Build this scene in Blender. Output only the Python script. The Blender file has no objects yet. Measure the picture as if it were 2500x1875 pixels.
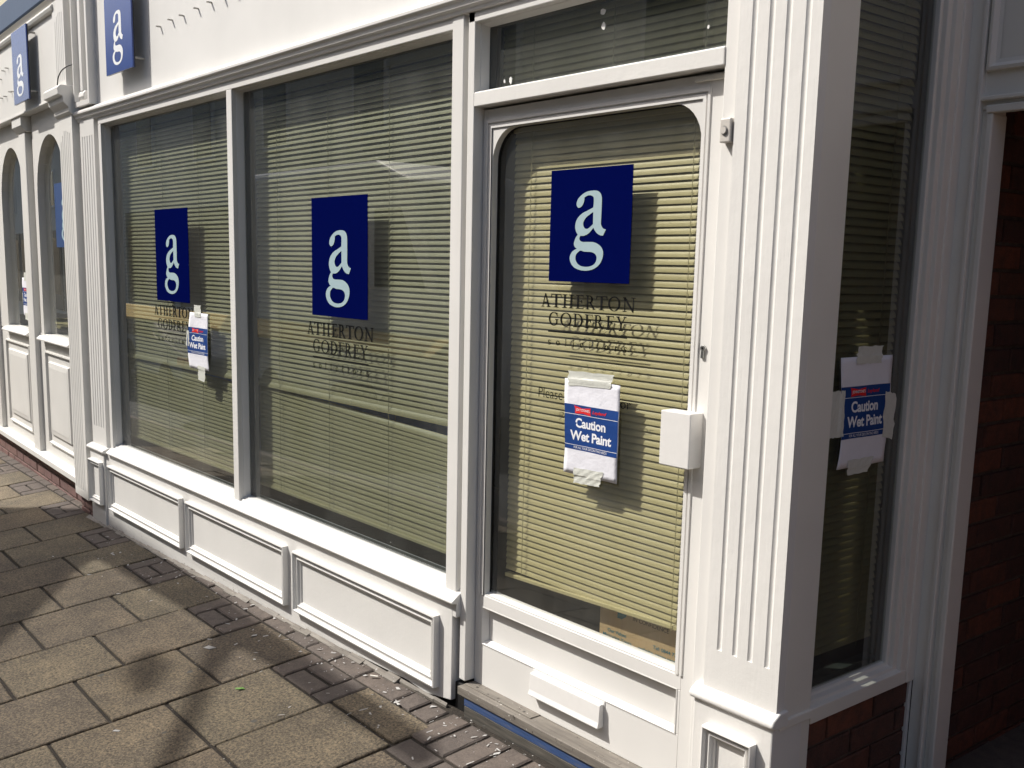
import bpy, bmesh, math, random
from mathutils import Vector, Matrix

random.seed(7)
SC = bpy.context.scene
R = math.radians

# ------------------------------------------------------------------ camera
cam = bpy.data.cameras.new('camera')
camo = bpy.data.objects.new('camera', cam)
SC.collection.objects.link(camo)
SC.camera = camo
CAM = Vector((1.4574, -2.1, 1.5))
yaw, pit, rol = R(50.2067), R(-9.2272), R(1.2969)
fwd = Vector((-math.sin(yaw) * math.cos(pit), math.cos(yaw) * math.cos(pit), math.sin(pit)))
rgt = Vector((math.cos(yaw), math.sin(yaw), 0))
upv = rgt.cross(fwd)
r2 = math.cos(rol) * rgt + math.sin(rol) * upv
u2 = -math.sin(rol) * rgt + math.cos(rol) * upv
camo.matrix_world = Matrix(((r2.x, u2.x, -fwd.x, CAM.x), (r2.y, u2.y, -fwd.y, CAM.y),
                            (r2.z, u2.z, -fwd.z, CAM.z), (0, 0, 0, 1)))
cam.sensor_width = 36.0
cam.lens = 36.0 * 2549.87 / 2500.0
cam.shift_y = 131.2 / 2500.0
cam.clip_start = 0.05
cam.clip_end = 500

# ------------------------------------------------------------------ light
SUNV = Vector((-1.2, -1.0, 1.67)).normalized()          # towards the sun
sun = bpy.data.lights.new('sun', 'SUN')
sun.energy = 4.6
sun.angle = R(0.53)
sun.color = (1.0, 0.962, 0.90)
suno = bpy.data.objects.new('sun', sun)
suno.rotation_euler = SUNV.to_track_quat('Z', 'Y').to_euler()
suno.location = (-6, -6, 9)
SC.collection.objects.link(suno)

W = bpy.data.worlds.new('World')
SC.world = W
W.use_nodes = True
wn = W.node_tree
wn.nodes.clear()
wo = wn.nodes.new('ShaderNodeOutputWorld')
wb = wn.nodes.new('ShaderNodeBackground')
sk = wn.nodes.new('ShaderNodeTexSky')
sk.sky_type = 'NISHITA'
sk.sun_disc = False
sk.sun_elevation = math.asin(SUNV.z)
sk.sun_rotation = math.atan2(SUNV.x, SUNV.y)
sk.air_density = 1.0
sk.dust_density = 3.5
sk.ozone_density = 0.6
wb.inputs['Strength'].default_value = 0.118
wn.links.new(sk.outputs[0], wb.inputs[0])
wn.links.new(wb.outputs[0], wo.inputs[0])

vs = SC.view_settings
vs.view_transform = 'Standard'
vs.look = 'None'
vs.exposure = 0.28
vs.gamma = 1.0
SC.cycles.use_denoising = True
SC.cycles.max_bounces = 6
SC.cycles.diffuse_bounces = 3
SC.cycles.use_adaptive_sampling = True
SC.cycles.adaptive_threshold = 0.02
SC.cycles.transparent_max_bounces = 14
SC.cycles.caustics_reflective = False
SC.cycles.caustics_refractive = False
SC.cycles.sample_clamp_indirect = 4.0

# ------------------------------------------------------------------ materials
MATS = {}


def new_mat(name):
    m = bpy.data.materials.new(name)
    m.use_nodes = True
    nt = m.node_tree
    b = nt.nodes['Principled BSDF']
    MATS[name] = m
    return m, nt, b


def node(nt, t, **kw):
    n = nt.nodes.new(t)
    for k, v in kw.items():
        if k in n.inputs:
            n.inputs[k].default_value = v
        else:
            setattr(n, k, v)
    return n


def coords(nt, kind='Object', scale=(1, 1, 1)):
    tc = node(nt, 'ShaderNodeTexCoord')
    mp = node(nt, 'ShaderNodeMapping')
    mp.inputs['Scale'].default_value = scale
    nt.links.new(tc.outputs[kind], mp.inputs[0])
    return mp.outputs[0]


def geo_pos(nt, scale=(1, 1, 1)):
    g = node(nt, 'ShaderNodeNewGeometry')
    mp = node(nt, 'ShaderNodeMapping')
    mp.inputs['Scale'].default_value = scale
    nt.links.new(g.outputs['Position'], mp.inputs[0])
    return mp.outputs[0]


def ramp(nt, fac, stops):
    r = node(nt, 'ShaderNodeValToRGB')
    el = r.color_ramp.elements
    while len(el) < len(stops):
        el.new(0.5)
    for e, (p, c) in zip(el, stops):
        e.position = p
        e.color = (c[0], c[1], c[2], 1)
    nt.links.new(fac, r.inputs[0])
    return r.outputs[0]


def mixc(nt, f, a, b, mode='MIX'):
    m = node(nt, 'ShaderNodeMix', data_type='RGBA', blend_type=mode)
    for s, v in ((m.inputs[0], f), (m.inputs[6], a), (m.inputs[7], b)):
        if hasattr(v, 'is_output'):
            nt.links.new(v, s)
        elif isinstance(v, (int, float)):
            s.default_value = v
        else:
            s.default_value = (v[0], v[1], v[2], 1)
    return m.outputs[2]


def noise(nt, vec, scale, detail=4, rough=0.55, dist=0.0):
    n = node(nt, 'ShaderNodeTexNoise', Scale=scale, Detail=detail, Roughness=rough, Distortion=dist)
    nt.links.new(vec, n.inputs['Vector'])
    return n.outputs['Fac']


def bump(nt, b, h, strength=0.2, dist=0.01):
    bp = node(nt, 'ShaderNodeBump', Strength=strength, Distance=dist)
    nt.links.new(h, bp.inputs['Height'])
    nt.links.new(bp.outputs[0], b.inputs['Normal'])


def paint(name, col, rough=0.38, chip=None, brush=0.12):
    m, nt, b = new_mat(name)
    p = geo_pos(nt)
    n1 = noise(nt, p, 3.0, 2)
    c = mixc(nt, ramp(nt, n1, [(0.35, (0, 0, 0)), (0.7, (1, 1, 1))]), [v * 0.94 for v in col], col)
    # long brush marks
    n2 = noise(nt, geo_pos(nt, (140, 140, 9)), 1.0, 2)
    n4 = noise(nt, p, 26.0, 3, 0.65)
    if chip:
        n3 = noise(nt, p, 60.0, 3, 0.7)
        c = mixc(nt, ramp(nt, n3, [(0.71, (0, 0, 0)), (0.73, (1, 1, 1))]), c, chip)
    nt.links.new(c, b.inputs['Base Color'])
    b.inputs['Roughness'].default_value = rough
    b.inputs['Specular IOR Level'].default_value = 0.4
    hm = node(nt, 'ShaderNodeMath', operation='MULTIPLY_ADD')
    nt.links.new(n2, hm.inputs[0])
    hm.inputs[1].default_value = 0.5
    nt.links.new(n4, hm.inputs[2])
    bump(nt, b, hm.outputs[0], brush, 0.0022)
    return m


paint('paint_white', (0.78, 0.765, 0.735))
paint('paint_lumpy', (0.78, 0.765, 0.735), 0.36, brush=0.4)
paint('paint_fascia', (0.78, 0.77, 0.745), 0.45, brush=0.22)
paint('paint_neighbour', (0.75, 0.735, 0.70), 0.42, brush=0.10)
paint('paint_side', (0.80, 0.775, 0.715), 0.40, brush=0.2)
paint('paint_scuffed', (0.75, 0.735, 0.70), 0.45, chip=(0.25, 0.23, 0.2), brush=0.5)
m_ = paint('paint_riser', (0.78, 0.765, 0.735), 0.38, brush=0.45)
nt_ = m_.node_tree
b_ = nt_.nodes['Principled BSDF']
src = b_.inputs['Base Color'].links[0].from_socket
sep = node(nt_, 'ShaderNodeSeparateXYZ')
g_ = node(nt_, 'ShaderNodeNewGeometry')
nt_.links.new(g_.outputs['Position'], sep.inputs[0])
hz = node(nt_, 'ShaderNodeMapRange')
for k_, v_ in zip(('From Min', 'From Max', 'To Min', 'To Max'), (-0.07, 0.03, 0.17, 0.0)):
    hz.inputs[k_].default_value = v_
nt_.links.new(sep.outputs['Z'], hz.inputs['Value'])
nn = noise(nt_, geo_pos(nt_, (1, 1, 1.6)), 24.0, 5, 0.7)
ad = node(nt_, 'ShaderNodeMath', operation='ADD')
nt_.links.new(nn, ad.inputs[0])
nt_.links.new(hz.outputs[0], ad.inputs[1])
cc = mixc(nt_, ramp(nt_, ad.outputs[0], [(0.76, (0, 0, 0)), (0.84, (0.75, 0.75, 0.75))]), src, (0.30, 0.265, 0.215))
nt_.links.new(cc, b_.inputs['Base Color'])
paint('cornice_blue', (0.075, 0.115, 0.19), 0.6, chip=(0.012, 0.012, 0.012), brush=0.5)
paint('cream_wall', (0.66, 0.61, 0.44), 0.7)
paint('inner_frame', (0.045, 0.055, 0.052), 0.4)
paint('interior', (0.05, 0.047, 0.042), 0.8)
paint('bell_plastic', (0.60, 0.565, 0.52), 0.4, brush=0.02)
paint('chrome', (0.55, 0.55, 0.53), 0.3)
MATS['chrome'].node_tree.nodes['Principled BSDF'].inputs['Metallic'].default_value = 0.9
paint('black_rubber', (0.012, 0.012, 0.012), 0.6)
paint('cable_black', (0.02, 0.02, 0.02), 0.5)
paint('shade_caster_green', (0.10, 0.14, 0.11), 0.7)


def flat(name, col, rough=0.5, spec=0.4, emit=None):
    m, nt, b = new_mat(name)
    p = geo_pos(nt)
    n1 = noise(nt, p, 40.0, 3)
    c = mixc(nt, n1, [v * 0.95 for v in col], [min(1, v * 1.05) for v in col])
    nt.links.new(c, b.inputs['Base Color'])
    b.inputs['Roughness'].default_value = rough
    b.inputs['Specular IOR Level'].default_value = spec
    return m


flat('sign_blue', (0.022, 0.062, 0.26), 0.18, 0.6)
flat('sign_edge', (0.02, 0.02, 0.025), 0.5)
flat('sign_white', (0.86, 0.88, 0.9), 0.3)
flat('decal_navy', (0.0012, 0.0035, 0.062), 0.6, 0.0)
flat('decal_pale', (0.37, 0.49, 0.53), 0.6, 0.05)
flat('decal_black', (0.006, 0.006, 0.006), 0.5, 0.2)
flat('print_navy', (0.012, 0.052, 0.22), 0.6, 0.2)
flat('print_white', (0.80, 0.81, 0.85), 0.7, 0.1)
flat('print_red', (0.72, 0.035, 0.035), 0.6, 0.1)
flat('pin_steel', (0.42, 0.40, 0.36), 0.5)
flat('slat_edge', (0.5, 0.46, 0.25), 0.5)
flat('cord_cream', (0.34, 0.31, 0.17), 0.8)
flat('car_silver', (0.45, 0.47, 0.5), 0.25)
flat('van_white', (0.75, 0.76, 0.76), 0.25)
flat('band_yellow', (0.66, 0.45, 0.12), 0.5)
flat('tyre', (0.02, 0.02, 0.02), 0.8)
flat('tail_red', (0.5, 0.01, 0.02), 0.3)
flat('leaf_green', (0.13, 0.27, 0.05), 0.6)
flat('butt_paper', (0.75, 0.70, 0.62), 0.8)
flat('flake_white', (0.46, 0.45, 0.43), 0.8, 0.1)
flat('box_print_teal', (0.03, 0.17, 0.22), 0.7)
flat('box_print_black', (0.02, 0.018, 0.015), 0.7)
flat('blue_board', (0.02, 0.12, 0.60), 0.5)
flat('strip_blue', (0.035, 0.075, 0.20), 0.4)
flat('letter_white', (0.78, 0.765, 0.74), 0.35)

# venetian slats
m, nt, b = new_mat('slat_cream')
n1 = noise(nt, geo_pos(nt, (6, 6, 30)), 2.0, 3)
n2 = noise(nt, geo_pos(nt), 90.0, 3)
c = mixc(nt, n1, (0.43, 0.382, 0.205), (0.49, 0.438, 0.24))
c = mixc(nt, ramp(nt, n2, [(0.55, (0, 0, 0)), (0.8, (1, 1, 1))]), c, (0.40, 0.35, 0.18))
nt.links.new(c, b.inputs['Base Color'])
b.inputs['Roughness'].default_value = 0.45

# taped paper
m, nt, b = new_mat('paper')
n1 = noise(nt, geo_pos(nt), 28.0, 3)
c = mixc(nt, n1, (0.74, 0.74, 0.80), (0.80, 0.80, 0.86))
nt.links.new(c, b.inputs['Base Color'])
b.inputs['Roughness'].default_value = 0.8
bump(nt, b, n1, 0.25, 0.01)
m, nt, b = new_mat('masking_tape')
n1 = noise(nt, geo_pos(nt), 70.0, 4)
c = mixc(nt, n1, (0.56, 0.57, 0.52), (0.70, 0.71, 0.65))
nt.links.new(c, b.inputs['Base Color'])
b.inputs['Roughness'].default_value = 0.55
bump(nt, b, n1, 0.4, 0.004)


def glass(name, tint):
    m = bpy.data.materials.new(name)
    m.use_nodes = True
    nt = m.node_tree
    nt.nodes.clear()
    out = node(nt, 'ShaderNodeOutputMaterial')
    tr = node(nt, 'ShaderNodeBsdfTransparent')
    tr.inputs[0].default_value = (*tint, 1)
    gl = node(nt, 'ShaderNodeBsdfGlossy', Roughness=0.0)
    gl.inputs[0].default_value = (1, 1, 1, 1)
    dirt_haze = node(nt, 'ShaderNodeBsdfDiffuse')
    dirt_haze.inputs[0].default_value = (0.55, 0.56, 0.52, 1)
    fr = node(nt, 'ShaderNodeFresnel', IOR=1.52)
    ge = node(nt, 'ShaderNodeNewGeometry')
    inv = node(nt, 'ShaderNodeMath', operation='SUBTRACT')
    inv.inputs[0].default_value = 1.0
    nt.links.new(ge.outputs['Backfacing'], inv.inputs[1])
    mu = node(nt, 'ShaderNodeMath', operation='MULTIPLY')
    nt.links.new(fr.outputs[0], mu.inputs[0])
    nt.links.new(inv.outputs[0], mu.inputs[1])
    m2 = node(nt, 'ShaderNodeMath', operation='MULTIPLY', use_clamp=True)
    nt.links.new(mu.outputs[0], m2.inputs[0])
    m2.inputs[1].default_value = 1.7
    mx = node(nt, 'ShaderNodeMixShader')
    nt.links.new(m2.outputs[0], mx.inputs[0])
    nt.links.new(tr.outputs[0], mx.inputs[1])
    nt.links.new(gl.outputs[0], mx.inputs[2])
    # thin film of dust, raised to add reflected grey haze, and a few paint specks
    p = geo_pos(nt)
    d1 = ramp(nt, noise(nt, geo_pos(nt, (1, 1, 0.25)), 5.0, 5, 0.65), [(0.30, (0.012, 0, 0)), (0.75, (0.085, 0, 0))])
    vo = node(nt, 'ShaderNodeTexVoronoi', Scale=17.0, Randomness=1.0)
    nt.links.new(p, vo.inputs['Vector'])
    sp = ramp(nt, vo.outputs['Distance'], [(0.028, (0.9, 0, 0)), (0.04, (0.0, 0, 0))])
    mxx = node(nt, 'ShaderNodeMath', operation='MAXIMUM')
    s1 = node(nt, 'ShaderNodeSeparateColor')
    s2 = node(nt, 'ShaderNodeSeparateColor')
    nt.links.new(d1, s1.inputs[0])
    nt.links.new(sp, s2.inputs[0])
    sel = ramp(nt, vo.outputs['Color'], [(0.80, (0, 0, 0)), (0.82, (1, 1, 1))])
    s3 = node(nt, 'ShaderNodeSeparateColor')
    nt.links.new(sel, s3.inputs[0])
    pm = node(nt, 'ShaderNodeMath', operation='MULTIPLY')
    nt.links.new(s2.outputs[0], pm.inputs[0])
    nt.links.new(s3.outputs[0], pm.inputs[1])
    nt.links.new(s1.outputs[0], mxx.inputs[0])
    nt.links.new(pm.outputs[0], mxx.inputs[1])
    fm = node(nt, 'ShaderNodeMath', operation='MULTIPLY')
    nt.links.new(mxx.outputs[0], fm.inputs[0])
    nt.links.new(inv.outputs[0], fm.inputs[1])
    mx2 = node(nt, 'ShaderNodeMixShader')
    nt.links.new(fm.outputs[0], mx2.inputs[0])
    nt.links.new(mx.outputs[0], mx2.inputs[1])
    nt.links.new(dirt_haze.outputs[0], mx2.inputs[2])
    nt.links.new(mx2.outputs[0], out.inputs[0])
    MATS[name] = m


glass('glass_green', (0.80, 0.828, 0.832))
glass('glass_clear', (0.97, 0.975, 0.955))
glass('glass_side', (0.70, 0.715, 0.69))
flat('dark_window', (0.02, 0.025, 0.03), 0.08, 0.8)


def brickmat(name, cols, grime=(0.03, 0.025, 0.022)):
    m, nt, b = new_mat(name)
    oi = node(nt, 'ShaderNodeObjectInfo')
    c = ramp(nt, oi.outputs['Random'], [(i / max(1, len(cols) - 1), k) for i, k in enumerate(cols)])
    p = geo_pos(nt)
    n1 = noise(nt, p, 22.0, 6, 0.7)
    n2 = noise(nt, p, 160.0, 3, 0.6)
    c = mixc(nt, ramp(nt, n1, [(0.40, (0, 0, 0)), (0.75, (0.75, 0.75, 0.75))]), c, grime)
    c = mixc(nt, ramp(nt, n2, [(0.35, (0, 0, 0)), (0.7, (0.45, 0.45, 0.45))]), c, (0.5, 0.45, 0.4), 'MULTIPLY')
    nt.links.new(c, b.inputs['Base Color'])
    b.inputs['Roughness'].default_value = 0.85
    h = node(nt, 'ShaderNodeMath', operation='ADD')
    nt.links.new(n1, h.inputs[0])
    nt.links.new(n2, h.inputs[1])
    bump(nt, b, h.outputs[0], 0.5, 0.004)


brickmat('brick_red', [(0.115, 0.046, 0.032), (0.085, 0.038, 0.030), (0.20, 0.066, 0.036), (0.072, 0.034, 0.028)])
brickmat('brick_plinth', [(0.23, 0.125, 0.11), (0.19, 0.105, 0.10), (0.26, 0.14, 0.12)], (0.10, 0.07, 0.06))
brickmat('paver_brick', [(0.135, 0.110, 0.094), (0.115, 0.095, 0.083), (0.160, 0.128, 0.106), (0.125, 0.103, 0.09)], (0.06, 0.05, 0.044))
brickmat('mortar', [(0.12, 0.09, 0.07), (0.12, 0.09, 0.07)])

# buff concrete slabs with exposed specks
m, nt, b = new_mat('slab')
oi = node(nt, 'ShaderNodeObjectInfo')
base = ramp(nt, oi.outputs['Random'], [(0.0, (0.190, 0.153, 0.106)), (0.4, (0.172, 0.146, 0.102)), (0.7, (0.200, 0.158, 0.107)), (1.0, (0.163, 0.132, 0.096))])
p = geo_pos(nt)
n1 = noise(nt, p, 5.0, 6, 0.65)
c = mixc(nt, ramp(nt, n1, [(0.32, (0.62, 0.62, 0.62)), (0.68, (1.1, 1.1, 1.1))]), base, base, 'MIX')
c = mixc(nt, 1.0, base, ramp(nt, n1, [(0.30, (0.66, 0.66, 0.68)), (0.70, (1.12, 1.10, 1.06))]), 'MULTIPLY')
n2 = noise(nt, p, 105.0, 3, 0.8)
c = mixc(nt, 1.0, c, ramp(nt, n2, [(0.36, (0.40, 0.39, 0.38)), (0.52, (1.0, 1.0, 1.0)), (0.66, (1.75, 1.68, 1.5))]), 'MULTIPLY')
vo = node(nt, 'ShaderNodeTexVoronoi', Scale=52.0)
nt.links.new(p, vo.inputs['Vector'])
pit_ = ramp(nt, vo.outputs['Distance'], [(0.10, (1, 1, 1)), (0.22, (0, 0, 0))])
vsel = ramp(nt, vo.outputs['Color'], [(0.55, (0, 0, 0)), (0.60, (1, 1, 1))])
pf = mixc(nt, 1.0, pit_, vsel, 'MULTIPLY')
c = mixc(nt, pf, c, (0.045, 0.036, 0.028))
vw = node(nt, 'ShaderNodeTexVoronoi', Scale=120.0)
nt.links.new(p, vw.inputs['Vector'])
wf = mixc(nt, 1.0, ramp(nt, vw.outputs['Distance'], [(0.10, (1, 1, 1)), (0.20, (0, 0, 0))]),
          ramp(nt, vw.outputs['Color'], [(0.74, (0, 0, 0)), (0.76, (0.8, 0.8, 0.8))]), 'MULTIPLY')
c = mixc(nt, wf, c, (0.42, 0.38, 0.30))
n3 = noise(nt, p, 1.7, 4, 0.6)
c = mixc(nt, 1.0, c, ramp(nt, n3, [(0.36, (0.72, 0.73, 0.75)), (0.62, (1, 1, 1))]), 'MULTIPLY')
vg = node(nt, 'ShaderNodeTexVoronoi', Scale=7.5)
nt.links.new(p, vg.inputs['Vector'])
gf = mixc(nt, 1.0, ramp(nt, vg.outputs['Distance'], [(0.085, (1, 1, 1)), (0.11, (0, 0, 0))]),
          ramp(nt, vg.outputs['Color'], [(0.66, (0, 0, 0)), (0.68, (0.8, 0.8, 0.8))]), 'MULTIPLY')
c = mixc(nt, gf, c, (0.075, 0.078, 0.072))
nt.links.new(c, b.inputs['Base Color'])
b.inputs['Roughness'].default_value = 0.9
hh = mixc(nt, pf, n2, (0, 0, 0))
bump(nt, b, hh, 0.55, 0.004)

m, nt, b = new_mat('joint_sand')
p = geo_pos(nt)
n1 = noise(nt, p, 60.0, 5, 0.7)
c = ramp(nt, n1, [(0.3, (0.018, 0.014, 0.010)), (0.75, (0.05, 0.04, 0.03))])
vo = node(nt, 'ShaderNodeTexVoronoi', Scale=95.0)
nt.links.new(p, vo.inputs['Vector'])
wf = mixc(nt, 1.0, ramp(nt, vo.outputs['Distance'], [(0.16, (1, 1, 1)), (0.3, (0, 0, 0))]),
          ramp(nt, vo.outputs['Color'], [(0.82, (0, 0, 0)), (0.84, (0.9, 0.9, 0.9))]), 'MULTIPLY')
c = mixc(nt, wf, c, (0.5, 0.48, 0.44))
nt.links.new(c, b.inputs['Base Color'])
b.inputs['Roughness'].default_value = 0.95
bump(nt, b, n1, 0.8, 0.01)

m, nt, b = new_mat('asphalt')
p = geo_pos(nt)
n1 = noise(nt, p, 120.0, 4, 0.7)
c = ramp(nt, n1, [(0.3, (0.03, 0.03, 0.031)), (0.75, (0.075, 0.074, 0.072))])
nt.links.new(c, b.inputs['Base Color'])
b.inputs['Roughness'].default_value = 0.9

m, nt, b = new_mat('threshold_timber')
n1 = noise(nt, geo_pos(nt, (3, 40, 40)), 2.0, 5, 0.7)
n2 = noise(nt, geo_pos(nt), 45.0, 4, 0.7)
c = ramp(nt, n1, [(0.3, (0.13, 0.115, 0.10)), (0.7, (0.25, 0.225, 0.19))])
c = mixc(nt, ramp(nt, n2, [(0.62, (0, 0, 0)), (0.68, (1, 1, 1))]), c, (0.06, 0.05, 0.04))
c = mixc(nt, ramp(nt, noise(nt, geo_pos(nt), 80.0, 3), [(0.70, (0, 0, 0)), (0.72, (1, 1, 1))]), c, (0.7, 0.68, 0.64))
nt.links.new(c, b.inputs['Base Color'])
b.inputs['Roughness'].default_value = 0.6
bump(nt, b, n1, 0.3, 0.004)

m, nt, b = new_mat('strip_metal')
n1 = noise(nt, geo_pos(nt, (2, 30, 30)), 2.5, 5, 0.7)
c = ramp(nt, n1, [(0.35, (0.05, 0.048, 0.045)), (0.7, (0.16, 0.145, 0.12))])
nt.links.new(c, b.inputs['Base Color'])
b.inputs['Roughness'].default_value = 0.55
m, nt, b = new_mat('strip_scuffed_blue')
n1 = noise(nt, geo_pos(nt, (3, 40, 40)), 3.0, 5, 0.75)
c = ramp(nt, n1, [(0.30, (0.03, 0.05, 0.10)), (0.5, (0.04, 0.085, 0.22)), (0.78, (0.13, 0.13, 0.14))])
nt.links.new(c, b.inputs['Base Color'])
b.inputs['Roughness'].default_value = 0.5

m, nt, b = new_mat('cardboard')
n1 = noise(nt, geo_pos(nt, (60, 1, 4)), 3.0, 3)
c = mixc(nt, n1, (0.42, 0.30, 0.16), (0.52, 0.38, 0.21))
nt.links.new(c, b.inputs['Base Color'])
b.inputs['Roughness'].default_value = 0.85

m, nt, b = new_mat('opposite_render')
n1 = noise(nt, geo_pos(nt), 0.8, 5)
c = mixc(nt, n1, (0.55, 0.52, 0.45), (0.66, 0.63, 0.56))
nt.links.new(c, b.inputs['Base Color'])
b.inputs['Roughness'].default_value = 0.9


mn = bpy.data.materials.new('dimming_net')  # half-open sheet added only to dim the sun over the pavement
mn.use_nodes = True
MATS['dimming_net'] = mn
nt = mn.node_tree
nt.nodes.clear()
_o = node(nt, 'ShaderNodeOutputMaterial')
_t = node(nt, 'ShaderNodeBsdfTransparent')
_d = node(nt, 'ShaderNodeBsdfDiffuse')
_d.inputs[0].default_value = (0.12, 0.14, 0.12, 1)
_n = noise(nt, geo_pos(nt), 3.0, 3)
_r = ramp(nt, _n, [(0.3, (0.36, 0.36, 0.36)), (0.7, (0.48, 0.48, 0.48))])
_m = node(nt, 'ShaderNodeMixShader')
nt.links.new(_r, _m.inputs[0])
nt.links.new(_t.outputs[0], _m.inputs[1])
nt.links.new(_d.outputs[0], _m.inputs[2])
nt.links.new(_m.outputs[0], _o.inputs[0])

# ------------------------------------------------------------------ mesh helpers
class MB:
    def __init__(s):
        s.v = []
        s.f = []

    def box(s, x0, x1, y0, y1, z0, z1):
        n = len(s.v)
        s.v += [(x0, y0, z0), (x1, y0, z0), (x1, y1, z0), (x0, y1, z0),
                (x0, y0, z1), (x1, y0, z1), (x1, y1, z1), (x0, y1, z1)]
        s.f += [tuple(n + i for i in q) for q in
                ((0, 3, 2, 1), (4, 5, 6, 7), (0, 1, 5, 4), (1, 2, 6, 5), (2, 3, 7, 6), (3, 0, 4, 7))]
        return s

    def prism(s, poly, lo, hi, axis):
        """extrude 2D polygon (list of (a,b)) along axis; axis x: poly=(y,z); y: (x,z); z: (x,y)"""
        def mk(a, b, t):
            return {'x': (t, a, b), 'y': (a, t, b), 'z': (a, b, t)}[axis]
        n = len(s.v)
        k = len(poly)
        s.v += [mk(a, b, lo) for a, b in poly] + [mk(a, b, hi) for a, b in poly]
        ar = sum(poly[i][0] * poly[(i + 1) % k][1] - poly[(i + 1) % k][0] * poly[i][1] for i in range(k))
        flip = (ar > 0) if axis in 'xz' else (ar < 0)
        lo_f = tuple(n + i for i in range(k))
        hi_f = tuple(n + k + i for i in range(k))
        if flip:
            s.f += [lo_f[::-1], hi_f]
        else:
            s.f += [lo_f, hi_f[::-1]]
        for i in range(k):
            j = (i + 1) % k
            q = (n + i, n + j, n + k + j, n + k + i)
            s.f.append(q if flip else q[::-1])
        return s

    def frame(s, prof, x0, x1, z0, z1):
        """mitred rectangular moulding in xz plane; prof = [(inset, y)] open polyline from outer edge to inner edge"""
        n = len(s.v)
        k = len(prof)
        for (cx, cz, sx, sz) in ((x0, z0, 1, 1), (x1, z0, -1, 1), (x1, z1, -1, -1), (x0, z1, 1, -1)):
            s.v += [(cx + sx * i, y, cz + sz * i) for i, y in prof]
        for c in range(4):
            d = (c + 1) % 4
            for i in range(k - 1):
                s.f.append((n + c * k + i, n + d * k + i, n + d * k + i + 1, n + c * k + i + 1))
        return s

    def frame3(s, prof, x0, x1, z0, z1):
        """like frame but only left, top and right sides"""
        n = len(s.v)
        k = len(prof)
        for (cx, cz, sx, sz) in ((x0, z0, 1, 0), (x0, z1, 1, -1), (x1, z1, -1, -1), (x1, z0, -1, 0)):
            s.v += [(cx + sx * i, y, cz + sz * i) for i, y in prof]
        for c in range(3):
            for i in range(k - 1):
                s.f.append((n + c * k + i, n + (c + 1) * k + i, n + (c + 1) * k + i + 1, n + c * k + i + 1))
        return s

    def cyl(s, p0, p1, r, seg=10):
        p0, p1 = Vector(p0), Vector(p1)
        d = (p1 - p0).normalized()
        a = d.orthogonal().normalized()
        b = d.cross(a)
        n = len(s.v)
        for p in (p0, p1):
            for i in range(seg):
                t = 2 * math.pi * i / seg
                s.v.append(tuple(p + r * (math.cos(t) * a + math.sin(t) * b)))
        for i in range(seg):
            j = (i + 1) % seg
            s.f.append((n + i, n + j, n + seg + j, n + seg + i))
        s.f += [tuple(n + i for i in range(seg))[::-1], tuple(n + seg + i for i in range(seg))]
        return s

    def mesh(s, name, mat):
        me = bpy.data.meshes.new(name)
        me.from_pydata(s.v, [], s.f)
        me.materials.append(MATS[mat])
        bm = bmesh.new()
        bm.from_mesh(me)
        bmesh.ops.recalc_face_normals(bm, faces=bm.faces)
        bm.to_mesh(me)
        bm.free()
        me.update()
        return me

    def build(s, name, mat, parent=None, bevel=0.0, smooth=False, seg=2):
        o = link(name, s.mesh(name, mat), parent)
        if smooth == 'angle':
            for p_ in o.data.polygons:
                p_.use_smooth = True
            o.data.set_sharp_from_angle(angle=R(38))
            smooth = False
        if bevel:
            md = o.modifiers.new('bevel', 'BEVEL')
            md.width = bevel
            md.segments = seg
            md.limit_method = 'ANGLE'
            md.angle_limit = R(40)
            md.harden_normals = False
        if smooth:
            for p_ in o.data.polygons:
                p_.use_smooth = True
        return o


def link(name, data, parent=None):
    o = bpy.data.objects.new(name, data)
    SC.collection.objects.link(o)
    if parent:
        o.parent = parent
    return o


def empty(name, loc=(0, 0, 0), rz=0.0):
    o = bpy.data.objects.new(name, None)
    o.location = loc
    o.rotation_euler = (0, 0, rz)
    o.empty_display_size = 0.1
    SC.collection.objects.link(o)
    bpy.context.view_layer.update()
    return o


def attach(o, root):
    o.parent = root
    o.matrix_parent_inverse = root.matrix_world.inverted()
    return o


def tag(o, label, cat, group=None):
    o['label'] = label
    o['category'] = cat
    if group:
        o['group'] = group
    return o


def structure(o):
    o['kind'] = 'structure'
    return o


def box(name, mat, parent, x0, x1, y0, y1, z0, z1, bevel=0.002):
    return MB().box(x0, x1, y0, y1, z0, z1).build(name, mat, parent, bevel)


# ------------------------------------------------------------------ 2D print: outlines, glyphs, text
def smooth_loop(pts, n=4):
    out = []
    k = len(pts)
    for i in range(k):
        p0, p1, p2, p3 = (Vector(pts[(i + j - 1) % k]) for j in range(4))
        for t in range(n):
            t /= n
            out.append(tuple(0.5 * ((2 * p1) + (-p0 + p2) * t + (2 * p0 - 5 * p1 + 4 * p2 - p3) * t * t
                                    + (-p0 + 3 * p1 - 3 * p2 + p3) * t * t * t)))
    return out


def fill_mesh(loops, name):
    cu = bpy.data.curves.new(name, 'CURVE')
    cu.dimensions = '2D'
    cu.fill_mode = 'BOTH'
    for lp in loops:
        sp = cu.splines.new('POLY')
        sp.points.add(len(lp) - 1)
        for q, pt in zip(sp.points, lp):
            q.co = (pt[0], pt[1], 0, 1)
        sp.use_cyclic_u = True
    o = bpy.data.objects.new(name, cu)
    SC.collection.objects.link(o)
    dg = bpy.context.evaluated_depsgraph_get()
    dg.update()
    me = bpy.data.meshes.new_from_object(o.evaluated_get(dg))
    bpy.data.objects.remove(o)
    return me


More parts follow.
